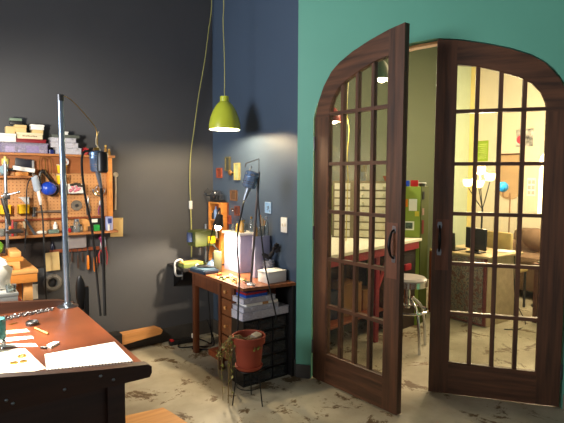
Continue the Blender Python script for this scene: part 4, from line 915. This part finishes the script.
# ------------------------------------------------------------------ plant in a terracotta pot on a wire stand
cx, cy = 1.685, 2.668
r = thing('wire_plant_stand', 'thin black wire plant stand on the floor by the desk', 'plant stand', (cx, cy, 0))
M().torus((cx, cy, .235), .082, .004).torus((cx, cy, .12), .08, .003).build('ring', BLACKM, r)
for k in range(3):
    a = k * 2 * PI / 3 + 2.95
    M().tube([(cx + .082 * math.cos(a), cy + .082 * math.sin(a), .236), (cx + .115 * math.cos(a), cy + .115 * math.sin(a), .004)], .0042, 8).build('leg', BLACKM, r)
M().cyl((cx, cy, .228), (cx, cy, .2365), .08).build('tray', BLACKM, r)
r = thing('potted_plant', 'straggly dry plant in a terracotta pot on the wire stand', 'potted plant', (cx, cy, .237))
M().lathe((cx, cy, .237), [(0, 0), (.075, 0), (.088, .012), (.094, .028), (.086, .028), (.08, .02), (.084, .06), (.093, .15), (.098, .175), (.108, .178), (.112, .225), (.108, .228), (.102, .224), (.097, .18), (.086, .07), (.0, .07)], 36).build('pot', TERRA, r)
M().lathe((cx, cy, .237), [(0, .19), (.06, .188), (.1, .18), (.1, .176), (0, .176)], 24).build('soil', SOIL, r)
M().box((cx - .01, cy - .06, .43), (cx + .075, cy - .01, .475), .012, rotz(.5) @ rotx(.3)).build('stone', mat('grey_stone_lump', (150, 142, 130), .8), r)
lr = random.Random(4)
RT = V((math.sin(PSI), -math.cos(PSI), 0)); FW = V((math.cos(PSI), math.sin(PSI), 0)); CP = V((cx, cy, .43))
for k in range(13):
    side = -1 if k < 8 else .5
    a = CP + RT * (-.03 + .02 * lr.random()) - FW * (.06 * lr.random()); l = .07 + .10 * lr.random()
    drop = .08 + .30 * lr.random() if k < 8 else .02
    pts = [a, a + RT * side * l * .6 + V((0, 0, .035)) - FW * .02, a + RT * side * (l + .01) + V((0, 0, -.03 - drop * .2)) - FW * .03, a + RT * side * (l + .03 * lr.random()) + V((0, 0, -drop)) - FW * .03]
    M().tube(pts, [.0035, .003, .0025, .0015], 6, smooth=4).build('stem', STEM, r)
    mb = M()
    for j in range(12):
        t = (j + 1) / 13; p = pts[1].lerp(pts[2], t * 2) if t < .5 else pts[2].lerp(pts[3], t * 2 - 1)
        dv = V((lr.uniform(-1, 1), lr.uniform(-1, 1), lr.uniform(-.8, .6))).normalized() * lr.uniform(.018, .036)
        w = dv.cross(V((lr.random(), lr.random(), 1))).normalized() * lr.uniform(.006, .011); up = dv.cross(w).normalized() * .002
        q = [mb.bm.verts.new(x) for x in (p, p + dv * .5 + w, p + dv, p + dv * .5 - w)]; c_ = mb.bm.verts.new(p + dv * .5 + up)
        for i in range(4): mb.bm.faces.new((q[i], q[(i + 1) % 4], c_))
    mb.build('leaves', LEAF, r)
st_ = thing('plant_support', 'thin leaning stick with withered leaves left of the pot', 'stick', (1.52, 2.72, 0))
M().tube([CP + RT * -.135 - FW * .02 + V((0, 0, -.425)), CP + RT * -.125 - FW * .02 + V((0, 0, .03))], .004, 6).build('stick', STEM, st_)

# ------------------------------------------------------------------ back room: work table, partition, stool
PD = V((.61, -.792, 0)); PN = V((.792, .61, 0)); P2 = V((4.015, 3.12, 0))
PE = V((.944, .33, 0)); PEN = V((.33, -.944, 0)); P2B = P2 + PE * .24
struct('wall_partition', M().prism([P2, P2 - PD * 1.45, P2 - PD * 1.45 + PN * .3, P2B + V((0, .18, 0)), P2B], (0, 0, 1.42)), LIMEW)
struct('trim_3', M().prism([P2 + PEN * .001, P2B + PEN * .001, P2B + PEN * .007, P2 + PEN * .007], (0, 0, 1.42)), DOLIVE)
def pa(s, z, n=0.0): return P2 + PD * (s + .035) - PN * n + V((0, 0, z))
def pin(s0, z0, s1, z1, m, name, label, cat, n=.002): return simple(name, M().prism([pa(s0, z0, .001), pa(s1, z0, .001), pa(s1, z1, .001), pa(s0, z1, .001)], -PN * n), m, label, cat)
pin(-.148, 1.175, -.068, 1.295, PAPER, 'pinned_paper', 'white paper pinned on the lime green partition', 'paper')
pin(-.205, 1.215, -.158, 1.293, ORANGE, 'pinned_leaflet', 'orange leaflet left of the white pinned paper', 'leaflet')
pin(-.087, 1.12, -.047, 1.172, mat('sticky_yellow', (230, 210, 70), .7), 'sticky_note', 'yellow sticky note below the white pinned paper', 'note')
r = thing('pinned_photo', 'pale framed photo low on the lime green partition', 'photo', pa(-.142, .978))
M().prism([pa(-.193, .978, .001), pa(-.092, .978, .001), pa(-.092, 1.068, .001), pa(-.193, 1.068, .001)], -PN * .003).build('mount', PAPER, r)
M().prism([pa(-.178, .992, .0045), pa(-.107, .992, .0045), pa(-.107, 1.054, .0045), pa(-.178, 1.054, .0045)], -PN * .001).build('print', mat('photo_green', (96, 122, 110), .5, var=.4, scale=40), r)
def matte(name, c):
    m = mat(name, c, .95); m.node_tree.nodes['Principled BSDF'].inputs['Specular IOR Level'].default_value = 0.05; return m
for i, (z0, z1, m_, lb) in enumerate([(1.29, 1.37, matte('matte_black_print', (24, 24, 22)), 'upper dark picture on the end of the partition'), (1.13, 1.20, matte('greyprint', (130, 104, 96)), 'middle pinkish picture on the end of the partition'), (.94, 1.08, matte('maroonprint', (100, 38, 36)), 'lowest red-brown picture on the end of the partition')]):
    e = P2 + PEN * .0065
    simple('end_picture', M().prism([e + PE * .03 + V((0, 0, z0)), e + PE * .085 + V((0, 0, z0)), e + PE * .085 + V((0, 0, z1)), e + PE * .03 + V((0, 0, z1))], PEN * .005), m_, lb, 'picture')
for i, (s, w, h, m_, lb) in enumerate([(-.235, .05, .062, RED, 'left red box on top of the partition'), (-.175, .055, .06, BLUE, 'blue box between two red ones on the partition'), (-.10, .075, .064, RED, 'right red box on top of the partition')]):
    c = pa(s, 1.4205, -.06); simple('small_box', M().box(c - V((w / 2, .03, 0)), c + V((w / 2, .03, h)), .003, rotz(math.atan2(PD.y, PD.x))), m_, lb, 'box')
c = pa(-.02, 1.4205, -.10); r = thing('mug', 'dark mug with white rim on the partition end', 'mug', c)
M().lathe(c, [(0, 0), (.03, 0), (.036, .035), (.033, .035), (.028, .004), (0, .004)], 20).build('cup_body', STEELD, r); M().torus(c + V((0, 0, .036)), .034, .004).build('rim', WHITE, r)
# table with a red frame
r = thing('work_table', 'white-topped work table with red frame behind the open door', 'table', (3.2, 3.2, 0))
top = [(2.52, 2.79), (4.02, 3.095), (3.26, 4.05), (2.50, 4.05)]
M().prism([(x, y, .875) for x, y in top], (0, 0, .025)).build('table_top', mat('white_laminate', (232, 226, 204), .5, var=.03), r)
e0 = V((2.53, 2.81, 0)); e1 = V((3.99, 3.107, 0)); ed = (e1 - e0).normalized(); en = V((-ed.y, ed.x, 0))
TRED = mat('table_red', (160, 26, 42), .45)
M().prism([e0 + V((0, 0, .80)), e1 + V((0, 0, .80)), e1 + V((0, 0, .8745)), e0 + V((0, 0, .8745))], en * .03).build('front_rail', TRED, r)
M().prism([(2.60, 3.50, .03), (3.60, 3.445, .03), (3.60, 3.445, .80), (2.60, 3.50, .80)], (0, .02, 0)).build('back_panel', mat('under_table_shade', (52, 34, 26), .7), r)  # dark sheet standing in for the shade under the table top
for s in (.02, .52):
    c = e0.lerp(e1, s) + en * .06
    M().box(c - V((.025, .025, 0)), c + V((.025, .025, .7995)), .003).build('leg', TRED, r)
for c in (V((2.56, 3.98, 0)), V((3.22, 3.98, 0))): M().box(c - V((.025, .025, 0)), c + V((.025, .025, .8745)), .003).build('leg', TRED, r)
a = e0.lerp(e1, .54) + en * .06; b = e0.lerp(e1, .68) + en * .06
M().tube([a + V((0, 0, .50)), b + V((0, 0, .80))], .02, 6).build('brace', TRED, r)
M().prism([(2.62, 2.98, .22), (3.55, 3.16, .22), (3.55, 3.42, .22), (2.62, 3.48, .22)], (0, 0, .02)).build('lower_shelf', W_RED, r)
for i, (x, y, w, d_, h, m_, lb) in enumerate([(3.12, 3.27, .24, .22, .30, CARD, 'large cardboard box on the shelf under the work table'), (3.40, 3.30, .16, .16, .20, CARD, 'smaller cardboard box under the work table near the stool'), (2.82, 3.25, .22, .2, .26, mat('navy_crate', (44, 50, 70), .5), 'dark blue crate on the shelf under the work table')]):
    boxthing('storage_carton', (x - w / 2, y - d_ / 2, .2405), (x + w / 2, y + d_ / 2, .2405 + h), m_, lb, 'box', .02)
r = thing('dark_filler_cabinet', 'dark cabinet with red handle, added to darken under the work table', 'cabinet', (3.80, 3.22, 0))  # added cabinet, keeps the space below the table end dark
M().prism([(3.62, 3.10, 0), (3.985, 3.14, 0), (3.79, 3.39, 0), (3.62, 3.41, 0)], (0, 0, .79)).build('body', mat('under_table_shade', (52, 34, 26), .7), r)
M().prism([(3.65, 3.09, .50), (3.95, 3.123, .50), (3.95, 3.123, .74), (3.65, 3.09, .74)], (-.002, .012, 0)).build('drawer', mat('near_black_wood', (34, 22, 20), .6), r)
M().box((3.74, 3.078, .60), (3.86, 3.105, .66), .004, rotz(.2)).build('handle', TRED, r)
# white drawer tower along the partition
q0 = V((3.70, 3.20, 0)); q1 = V((3.31, 3.66, 0)); qd = (q1 - q0); QL = qd.length; qd.normalize(); qn = V((qd.y, -qd.x, 0))
if qn.dot(V((1, 1, 0))) < 0: qn = -qn
def qa(s, z, n=0.0): return q0 + qd * s + qn * n + V((0, 0, z))
r = thing('drawer_tower', 'tall white many-drawered cabinet standing on the work table', 'drawer cabinet', qa(QL / 2, .9005))
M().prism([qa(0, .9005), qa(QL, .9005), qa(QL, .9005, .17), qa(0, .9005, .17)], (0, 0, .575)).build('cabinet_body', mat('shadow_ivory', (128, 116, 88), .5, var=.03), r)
cw = QL / 3
for c in range(3):
    for k in range(7):
        s0 = c * cw + .022; s1 = (c + 1) * cw - .022; z0 = .914 + k * .079
        dd = M().prism([qa(s0, z0, -.004), qa(s1, z0, -.004), qa(s1, z0 + .064, -.004), qa(s0, z0 + .064, -.004)], qn * .004).build('drawer', mat('cream_front', (232, 224, 196), .4), r)
        M().box(qa((s0 + s1) / 2, z0 + .026, -.011) - V((.012, .007, 0)), qa((s0 + s1) / 2, z0 + .026, -.011) + V((.012, .006, .012)), .003).build('pull', mat('ivory_plastic', (226, 214, 180), .5, var=.03), dd)
c = qa(.05, 1.4757, .08); simple('wicker_bowl', M().lathe(c, [(0, 0), (.04, 0), (.06, .05), (.055, .05), (.036, .006), (0, .006)]), mat('rust_wicker', (150, 76, 44), .8, bump=.5, scale=60), 'rust brown bowl on top of the white drawer tower', 'bowl')
c = qa(.30, 1.4757, .08); r = thing('wire_vase', 'bundle of thin twigs standing on the white drawer tower', 'vase', c)
M().lathe(c, [(0, 0), (.025, 0), (.03, .09), (.026, .09), (.02, .004), (0, .004)]).build('vase', JARGL, r)
for k in range(6): M().tube([c + V((0, 0, .01)), c + V((.01 * (k - 3), .01 * math.sin(k), .10)), c + V((.018 * (k - 3), .02 * math.sin(k * 2), .20))], .0025, 5, smooth=3).build('twig', BRASS, r)
boxthing('green_case', (2.95, 3.72, .9005), (3.17, 3.92, 1.08), mat('green_case', (76, 118, 84), .5), 'green case on the work table left of the white drawers', 'case', .02)
r = thing('pencil_cup', 'cup of orange brushes beside the white drawer tower', 'pot', (3.05, 3.60, .9005))
M().lathe((3.05, 3.60, .9005), [(0, 0), (.035, 0), (.04, .12), (.036, .12), (.03, .005), (0, .005)]).build('cup_body', STEELD, r)
for k in range(5): M().tube([(3.05, 3.60, .907), (3.03 + .012 * k, 3.59, 1.30 - .03 * k)], [.004, .006], 6).build('brush', [ORANGE, W_LIGHT, RED, W_LIGHT, ORANGE][k], r)
# chrome stool
sx, sy = 3.40, 2.76
r = thing('bar_stool', 'chrome bar stool with round seat behind the open door', 'stool', (sx, sy, 0))
M().lathe((sx, sy, .575), [(0, 0), (.15, 0), (.165, .02), (.165, .045), (.15, .062), (.08, .07), (0, .072)], 32).build('seat', mat('grey_vinyl', (150, 144, 138), .35), r)
M().lathe((sx, sy, .56), [(.16, 0), (.170, 0), (.170, .05), (.16, .05)], 32).build('seat_band', CHROME, r)
M().cyl((sx, sy, .36), (sx, sy, .5745), .028).build('post', CHROME, r)
M().torus((sx, sy, .345), .175, .012, n=36).build('foot_ring', CHROME, r)
for k in range(4):
    a = k * PI / 2 - .30
    M().tube([(sx + .05 * math.cos(a), sy + .05 * math.sin(a), .45), (sx + .15 * math.cos(a), sy + .15 * math.sin(a), .36), (sx + .185 * math.cos(a), sy + .185 * math.sin(a), .20), (sx + .20 * math.cos(a), sy + .20 * math.sin(a), .0)], .013, 10, smooth=4).build('leg', CHROME, r)
# pendants of the back room
for i, (x, y, z, m_, lb, rr) in enumerate([(3.463, 3.166, 2.42, mat('grey_bell', (110, 116, 100), .4), 'grey-green bell pendant lamp high in the back room', .095), (3.107, 3.427, 2.03, mat('red_bell', (160, 52, 36), .4), 'small red pendant lamp over the work table', .07)]):
    k = rr / .104
    r = thing('bell_pendant', lb, 'pendant lamp', (x, y, z))
    M().lathe((x, y, z), [(.104 * k, 0), (.103 * k, .03 * k), (.094 * k, .075 * k), (.075 * k, .12 * k), (.04 * k, .17 * k), (.02 * k, .19 * k), (0, .2 * k), (0, .195 * k), (.036 * k, .165 * k), (.07 * k, .12 * k), (.09 * k, .075 * k), (.1 * k, 0), (.104 * k, 0)], 32).build('shade', m_, r)
    M().sph((x, y, z + .03 * k), .06 * k, 14).build('bulb', mat('room_bulb', (255, 240, 214), .5, emit=(255, 228, 180), strength=12), r)
    M().cyl((x, y, z + .2 * k), (x, y, CZ), .003, n=6).build('cord', RUBBER, r)
simple('yellow_flex', M().tube([(3.215, 3.35, CZ), (3.215, 3.35, 2.6), (3.20, 3.35, 2.14), (3.23, 3.35, 1.95), (3.21, 3.35, 1.7), (3.225, 3.35, 1.5), (3.22, 3.35, 1.30), (3.22, 3.36, .9005)], .004, 6, smooth=6), mat('yellow_flex', (200, 180, 70), .5), 'yellow cord hanging down to the work table', 'cord')

# ------------------------------------------------------------------ back room: office corner seen through the closed door
def rug_mat():
    m = bpy.data.materials.new('persian_rug'); m.use_nodes = True; nt = m.node_tree; b = nt.nodes['Principled BSDF']; b.inputs['Roughness'].default_value = .9; L = nt.links.new
    tc = nt.nodes.new('ShaderNodeTexCoord'); vo = nt.nodes.new('ShaderNodeTexVoronoi'); vo.inputs['Scale'].default_value = 26; L(tc.outputs['Object'], vo.inputs['Vector'])
    nz = nt.nodes.new('ShaderNodeTexNoise'); nz.inputs['Scale'].default_value = 45; L(tc.outputs['Object'], nz.inputs['Vector'])
    cr = nt.nodes.new('ShaderNodeValToRGB'); cr.color_ramp.interpolation = 'CONSTANT'
    e = cr.color_ramp.elements; e[0].position = 0; e[0].color = rgb((112, 84, 74)); e[1].position = .34; e[1].color = rgb((150, 136, 120))
    x = e.new(.5); x.color = rgb((92, 84, 80)); x = e.new(.62); x.color = rgb((138, 122, 104)); x = e.new(.75); x.color = rgb((112, 74, 64))
    ad = nt.nodes.new('ShaderNodeMath'); ad.operation = 'ADD'; ad.use_clamp = True
    ml = nt.nodes.new('ShaderNodeMath'); ml.operation = 'MULTIPLY'; ml.inputs[1].default_value = .6; L(vo.outputs['Distance'], ml.inputs[0])
    m3 = nt.nodes.new('ShaderNodeMath'); m3.operation = 'MULTIPLY'; m3.inputs[1].default_value = .7; L(nz.outputs['Fac'], m3.inputs[0])
    L(ml.outputs[0], ad.inputs[0]); L(m3.outputs[0], ad.inputs[1]); L(ad.outputs[0], cr.inputs['Fac']); L(cr.outputs['Color'], b.inputs['Base Color'])
    return m
r = thing('office_desk', 'beige box-sided office desk behind the closed door', 'desk', (4.8, 2.95, 0))
M().box((4.49, 2.63, .70), (5.14, 3.35, .722), .004).build('desk_top', mat('beige_laminate', (206, 180, 136), .5), r)
M().box((4.51, 2.66, 0), (5.10, 3.33, .6995), .003).build('side_panels', mat('beige_panel', (208, 178, 148), .6), r)
r = thing('draped_rug', 'patterned rug hung over the front of the beige desk', 'rug', (4.49, 2.98, .02))
M().box((4.488, 2.70, .03), (4.5085, 3.32, .698), .003).build('field', rug_mat(), r)
for y in (2.665, 3.32): M().box((4.486, y, .03), (4.5085, y + .03, .698), .003).build('red_border', mat('rug_red', (120, 56, 50), .9), r)
M().box((4.486, 2.665, .012), (4.5085, 3.35, .0298), .002).build('fringe', mat('rug_fringe', (120, 60, 54), .9), r)
# monitor and open laptop back
r = thing('monitor', 'black computer monitor seen from behind on the beige desk', 'monitor', (4.66, 2.92, .7225))
M().box((4.645, 2.74, .76), (4.675, 3.05, .985), .008, rotz(-.35)).build('screen_housing', mat('monitor_black', (44, 38, 36), .4), r)
M().box((4.655, 2.87, .735), (4.685, 2.93, .80), .004).build('neck', BLACK, r)
M().box((4.60, 2.82, .7225), (4.74, 2.98, .735), .004).build('foot', BLACK, r)
r = thing('laptop', 'dark open laptop beside the monitor on the beige desk', 'laptop', (4.62, 3.16, .7225))
M().box((4.56, 3.08, .7225), (4.78, 3.31, .738), .004).build('base', BLACK, r)
M().box((4.556, 3.08, .7385), (4.57, 3.31, .92), .004, roty(-.1)).build('lid', mat('laptop_grey', (70, 62, 58), .4), r)
simple('desk_papers', M().box((4.90, 2.68, .7225), (5.10, 2.86, .73), .001, rotz(.2)), PAPER, 'white papers on the right end of the beige desk', 'papers')
M_CABLE = RUBBER
simple('loose_cable', M().tube([(5.0, 2.655, .69), (4.98, 2.64, .45), (5.02, 2.63, .2), (4.98, 2.50, .006), (4.72, 2.44, .006), (4.60, 2.52, .006)], .005, 6, smooth=5), RUBBER, 'thin black cable trailing down the beige desk side', 'cable')
r = thing('side_chair', 'cream rounded office chair behind the beige desk', 'chair', (5.35, 3.0, 0))
mb = M().box((5.24, 2.83, .55), (5.30, 3.16, .90), .028); mb.build('backrest', mat('cream_fabric', (196, 172, 112), .8), r)
M().box((5.28, 2.83, .42), (5.66, 3.16, .48), .025).build('seat', mat('cream_fabric', (196, 172, 112), .8), r)
M().box((5.25, 2.97, .44), (5.28, 3.02, .58), .004).build('back_bar', STEELD, r)
for (x, y) in ((5.30, 2.85), (5.62, 2.85), (5.30, 3.14), (5.62, 3.14)): M().cyl((x, y, 0), (x, y, .4195), .014).build('leg', STEELD, r)
# sofa
r = thing('sofa', 'brown upholstered sofa against the cream wall', 'sofa', (6.3, 2.7, 0))
SOFA = mat('brown_velour', (132, 104, 80), .9, var=.15, scale=9, bump=.2)
M().box((6.0, 2.0, .10), (6.75, 3.55, .42), .05).build('seat_base', SOFA, r)
for (x, y) in ((6.05, 2.05), (6.05, 3.5), (6.7, 2.05), (6.7, 3.5)): M().cyl((x, y, 0), (x, y, .13), .025).build('leg', BLACK, r)
M().box((6.58, 2.0, .38), (6.88, 3.55, .82), .09).build('backrest', SOFA, r)
M().box((5.98, 3.40, .10), (6.78, 3.62, .66), .08).build('armrest', SOFA, r)
M().box((5.98, 1.95, .10), (6.78, 2.15, .66), .08).build('armrest', SOFA, r)
for y in (2.18, 2.79): M().box((5.97, y, .421), (6.56, y + .58, .54), .05).build('seat_cushion', SOFA, r)
for i, y in enumerate((2.5, 3.1)): simple('throw_pillow', M().sph((6.38, y, .715), (.09, .2, .16), 18, roty(-.3)), SOFA if i else mat('taupe_pillow', (156, 130, 104), .9, bump=.2), ['taupe cushion on the sofa', 'brown cushion on the sofa by the left armrest'][i], 'cushion')
r = thing('coffee_table', 'dark wooden side table with papers right of the beige desk', 'side table', (5.35, 2.28, 0))
M().box((5.06, 2.0, .60), (5.62, 2.50, .63), .004).build('table_top', W_DESK, r)
for (x, y) in ((5.08, 2.44), (5.56, 2.44), (5.08, 2.02), (5.56, 2.02)): M().box((x, y, 0), (x + .045, y + .045, .5995), .003).build('leg', W_DESK, r)
M().box((5.12, 2.06, .18), (5.58, 2.47, .205), .003).build('lower_shelf', W_DESK, r)
for i in range(3): simple('magazine', M().box((5.10 + .02 * i, 2.22 + .02 * i, .6305 + i * .009), (5.33 + .02 * i, 2.46 + .01 * i, .639 + i * .009), .001, rotz(.15 * i - .1)), [PAPER, CREAM, BLACK][2 - i], ['dark magazine under the others on the side table', 'cream magazine in the middle of the side table pile', 'white paper topmost on the side table pile'][i], 'magazine')
# five-headed floor lamp
r = thing('floor_lamp', 'many-headed floor lamp with glowing white shades', 'floor lamp', (5.40, 3.30, 0))
M().lathe((5.40, 3.30, 0), [(0, 0), (.14, 0), (.14, .015), (.02, .03), (.014, .04)], 28).build('base', STEELD, r)
M().tube([(5.40, 3.30, .03), (5.39, 3.28, 1.15)], .012, 10).build('pole', STEELD, r)
GLOW = mat('glowing_shade', (255, 240, 200), .5, emit=(255, 214, 140), strength=5.5)
heads = [(5.321, 3.293, 1.44), (5.43, 3.217, 1.52), (5.346, 3.30, 1.60), (5.26, 3.40, 1.45), (5.47, 3.20, 1.27)]
for h in heads[:4]:
    h = V(h)
    ar = M().tube([(5.39, 3.28, 1.14), V((5.39, 3.28, 1.14)).lerp(h, .5) + V((0, 0, -.03)), h + V((0, 0, -.04))], .006, 8, smooth=4).build('arm', STEELD, r)
    M().lathe(h, [(.02, -.045), (.045, -.03), (.062, .02), (.058, .05), (.054, .05), (.056, .02), (.04, -.026), (.016, -.04)], 20).build('lamp_shade', GLOW, ar)
# arc lamp with blue ball
r = thing('blue_ball_ornament', 'blue ball held up on a curved brown arm', 'ornament', (5.83, 3.22, 0))
M().lathe((5.83, 3.19, 0), [(0, 0), (.11, 0), (.11, .015), (.012, .03)], 24).build('base', BLACK, r)
M().tube([(5.83, 3.19, .02), (5.83, 3.18, 1.24), (5.81, 3.19, 1.27), (5.76, 3.225, 1.285), (5.745, 3.23, 1.345)], .008, 8, smooth=4).build('arm', mat('brown_arm', (150, 110, 76), .5), r)
M().sph((5.745, 3.23, 1.404), .064, 20).build('ball', mat('sky_blue_ball', (30, 140, 220), .3), r)
# pictures on the cream wall
WX = 6.95
def wallpic(y0, z0, y1, z1, m, name, label, cat, t=.012): return simple(name, M().box((WX - t, min(y0, y1), z0), (WX + .0008, max(y0, y1), z1), .001), m, label, cat)
r = thing('green_poster', 'lime green poster with pale text lines on the cream wall', 'poster', (WX, 4.26, 1.775))
M().box((WX - .006, 4.162, 1.775), (WX + .0008, 4.35, 2.09)).build('sheet', mat('poster_green', (150, 180, 40), .6), r)
mb = M()
for k in range(8): mb.box((WX - .0072, 4.185, 1.82 + .03 * k), (WX - .0061, 4.185 + .14 - .02 * (k % 3), 1.831 + .03 * k))
mb.build('text_lines', mat('poster_text', (204, 216, 120), .6), r)
r = thing('canvas_picture', 'black white and pink abstract picture on the cream wall', 'picture', (WX, 3.6, 1.97))
M().box((WX - .02, 3.486, 1.97), (WX + .0008, 3.726, 2.214), .002).build('canvas', mat('abstract_canvas', (226, 220, 210), .7, c2=(24, 22, 26), scale=11), r)
M().sph((WX - .021, 3.665, 2.07), (.003, .05, .06), 14).build('pink_patch', mat('coral_pink', (226, 70, 90), .7), r)
r = thing('hanging_cloth', 'tan hanging panel with rounded foot on the cream wall', 'wall hanging', (WX, 3.8, 1.2))
pts = [(WX - .0205, 3.64, 1.85), (WX - .0205, 3.96, 1.86)] + [(WX - .0205, 3.80 + .16 * math.cos(a), 1.33 - .13 * math.sin(a)) for a in [PI * k / 10 for k in range(11)]]
M().prism(pts, (.02, 0, 0)).build('panel', mat('tan_panel', (190, 156, 116), .8, var=.06, scale=4), r)
M().cyl((WX - .02, 3.62, 1.865), (WX - .02, 3.98, 1.865), .012).build('rod', W_DESK, r)
r = thing('white_notice', 'white notice with grey picture squares on the cream wall', 'notice', (WX, 3.48, 1.26))
M().box((WX - .006, 3.425, 1.264), (WX + .0008, 3.545, 1.52)).build('sheet', PAPER, r)
mb = M()
for k in range(3):
    for j in range(2): mb.box((WX - .0072, 3.435 + .055 * j, 1.285 + .075 * k), (WX - .0061, 3.478 + .055 * j, 1.335 + .075 * k))
mb.build('grey_squares', mat('notice_grey', (196, 190, 176), .7), r)
# tall glowing paper lamp by the cream wall
lx, ly = 5.78, 2.72
r = thing('paper_lamp', 'tall glowing white paper lamp by the hinge side of the closed door', 'floor lamp', (lx, ly, 0))
M().lathe((lx, ly, 0), [(0, 0), (.11, 0), (.11, .02), (.02, .03)], 24).build('base', STEELD, r)
M().cyl((lx, ly, .02), (lx, ly, 1.66), .012).build('stand_post', STEELD, r)
M().lathe((lx, ly, 1.06), [(.05, 0), (.085, .04), (.085, .56), (.06, .60)], 28).build('tube_shade', mat('paper_glow', (255, 244, 214), .6, emit=(255, 226, 160), strength=5), r)
M().sph((lx, ly, 1.725), .085, 20).build('globe', mat('paper_glow', (255, 244, 214), .6), r)

# ------------------------------------------------------------------ light
def area(name, loc, target, sx_, sy_, power, col):
    l = bpy.data.lights.new(name, 'AREA'); l.shape = 'RECTANGLE'; l.size = sx_; l.size_y = sy_; l.energy = power; l.color = col
    o = bpy.data.objects.new(name, l); COL.objects.link(o); o.location = loc
    o.rotation_euler = (V(target) - V(loc)).to_track_quat('-Z', 'Y').to_euler(); return o
def point(name, loc, power, col, r=.05):
    l = bpy.data.lights.new(name, 'POINT'); l.energy = power; l.color = col; l.shadow_soft_size = r
    o = bpy.data.objects.new(name, l); COL.objects.link(o); o.location = loc; return o
def spot(name, loc, target, power, col, ang, blend=.5, r=.05):
    l = bpy.data.lights.new(name, 'SPOT'); l.energy = power; l.color = col; l.spot_size = math.radians(ang); l.spot_blend = blend; l.shadow_soft_size = r
    o = bpy.data.objects.new(name, l); COL.objects.link(o); o.location = loc
    o.rotation_euler = (V(target) - V(loc)).to_track_quat('-Z', 'Y').to_euler(); return o
DAY = (.93, .96, 1.0); WARM = (1.0, .80, .55); SOFT = (1.0, .86, .66)
wd = area('window_daylight', (-2.7, 2.2, 2.2), (2.3, 2.6, 2.45), 1.7, 1.5, 40, DAY); wd.data.spread = math.radians(84)     # spread narrowed so daylight favours the upper walls over the floor
spot('bench_lamp', (.02, 2.10, 1.55), (.24, 1.98, .9), 140, (1, .9, .74), 92, .6, .06)
spot('rack_fill_spot', (-.1, 2.62, 1.66), (.46, 3.95, 1.2), 112, (1, .9, .74), 100, .6, .08)  # added fill spot brightening the tool rack and pine bench
point('pendant_light', (PX, PY, 1.912), 42, (1, .76, .44), .025)
spot('task_light', (1.884, 3.457, 1.068), (1.87, 3.46, .7), 44, WARM, 165, .3, .02)
for i, h in enumerate(heads[:3]): point('floor_lamp_light', (h[0], h[1], h[2] + .07), 44, WARM, .05)
point('paper_lamp_light', (lx + .05, ly - .2, 1.5), 70, WARM, .12)
point('back_pendant_light', (3.463, 3.166, 2.40), 55, SOFT, .03)
point('red_pendant_light', (3.107, 3.427, 2.01), 44, SOFT, .03)
area('back_room_fill', (5.2, 2.2, CZ - .05), (5.2, 2.2, 0), 2.0, 2.0, 120, (1, .76, .47))  # added overhead fill for the back room, no visible fixture
w = bpy.data.worlds.new('world'); SC.world = w; w.use_nodes = True
w.node_tree.nodes['Background'].inputs[0].default_value = (.76, .76, .76, 1); w.node_tree.nodes['Background'].inputs[1].default_value = .30
SC.view_settings.view_transform = 'Standard'; SC.view_settings.look = 'None'; SC.view_settings.gamma = 1.0; SC.view_settings.use_curve_mapping = False
SC.view_settings.exposure = 0.28
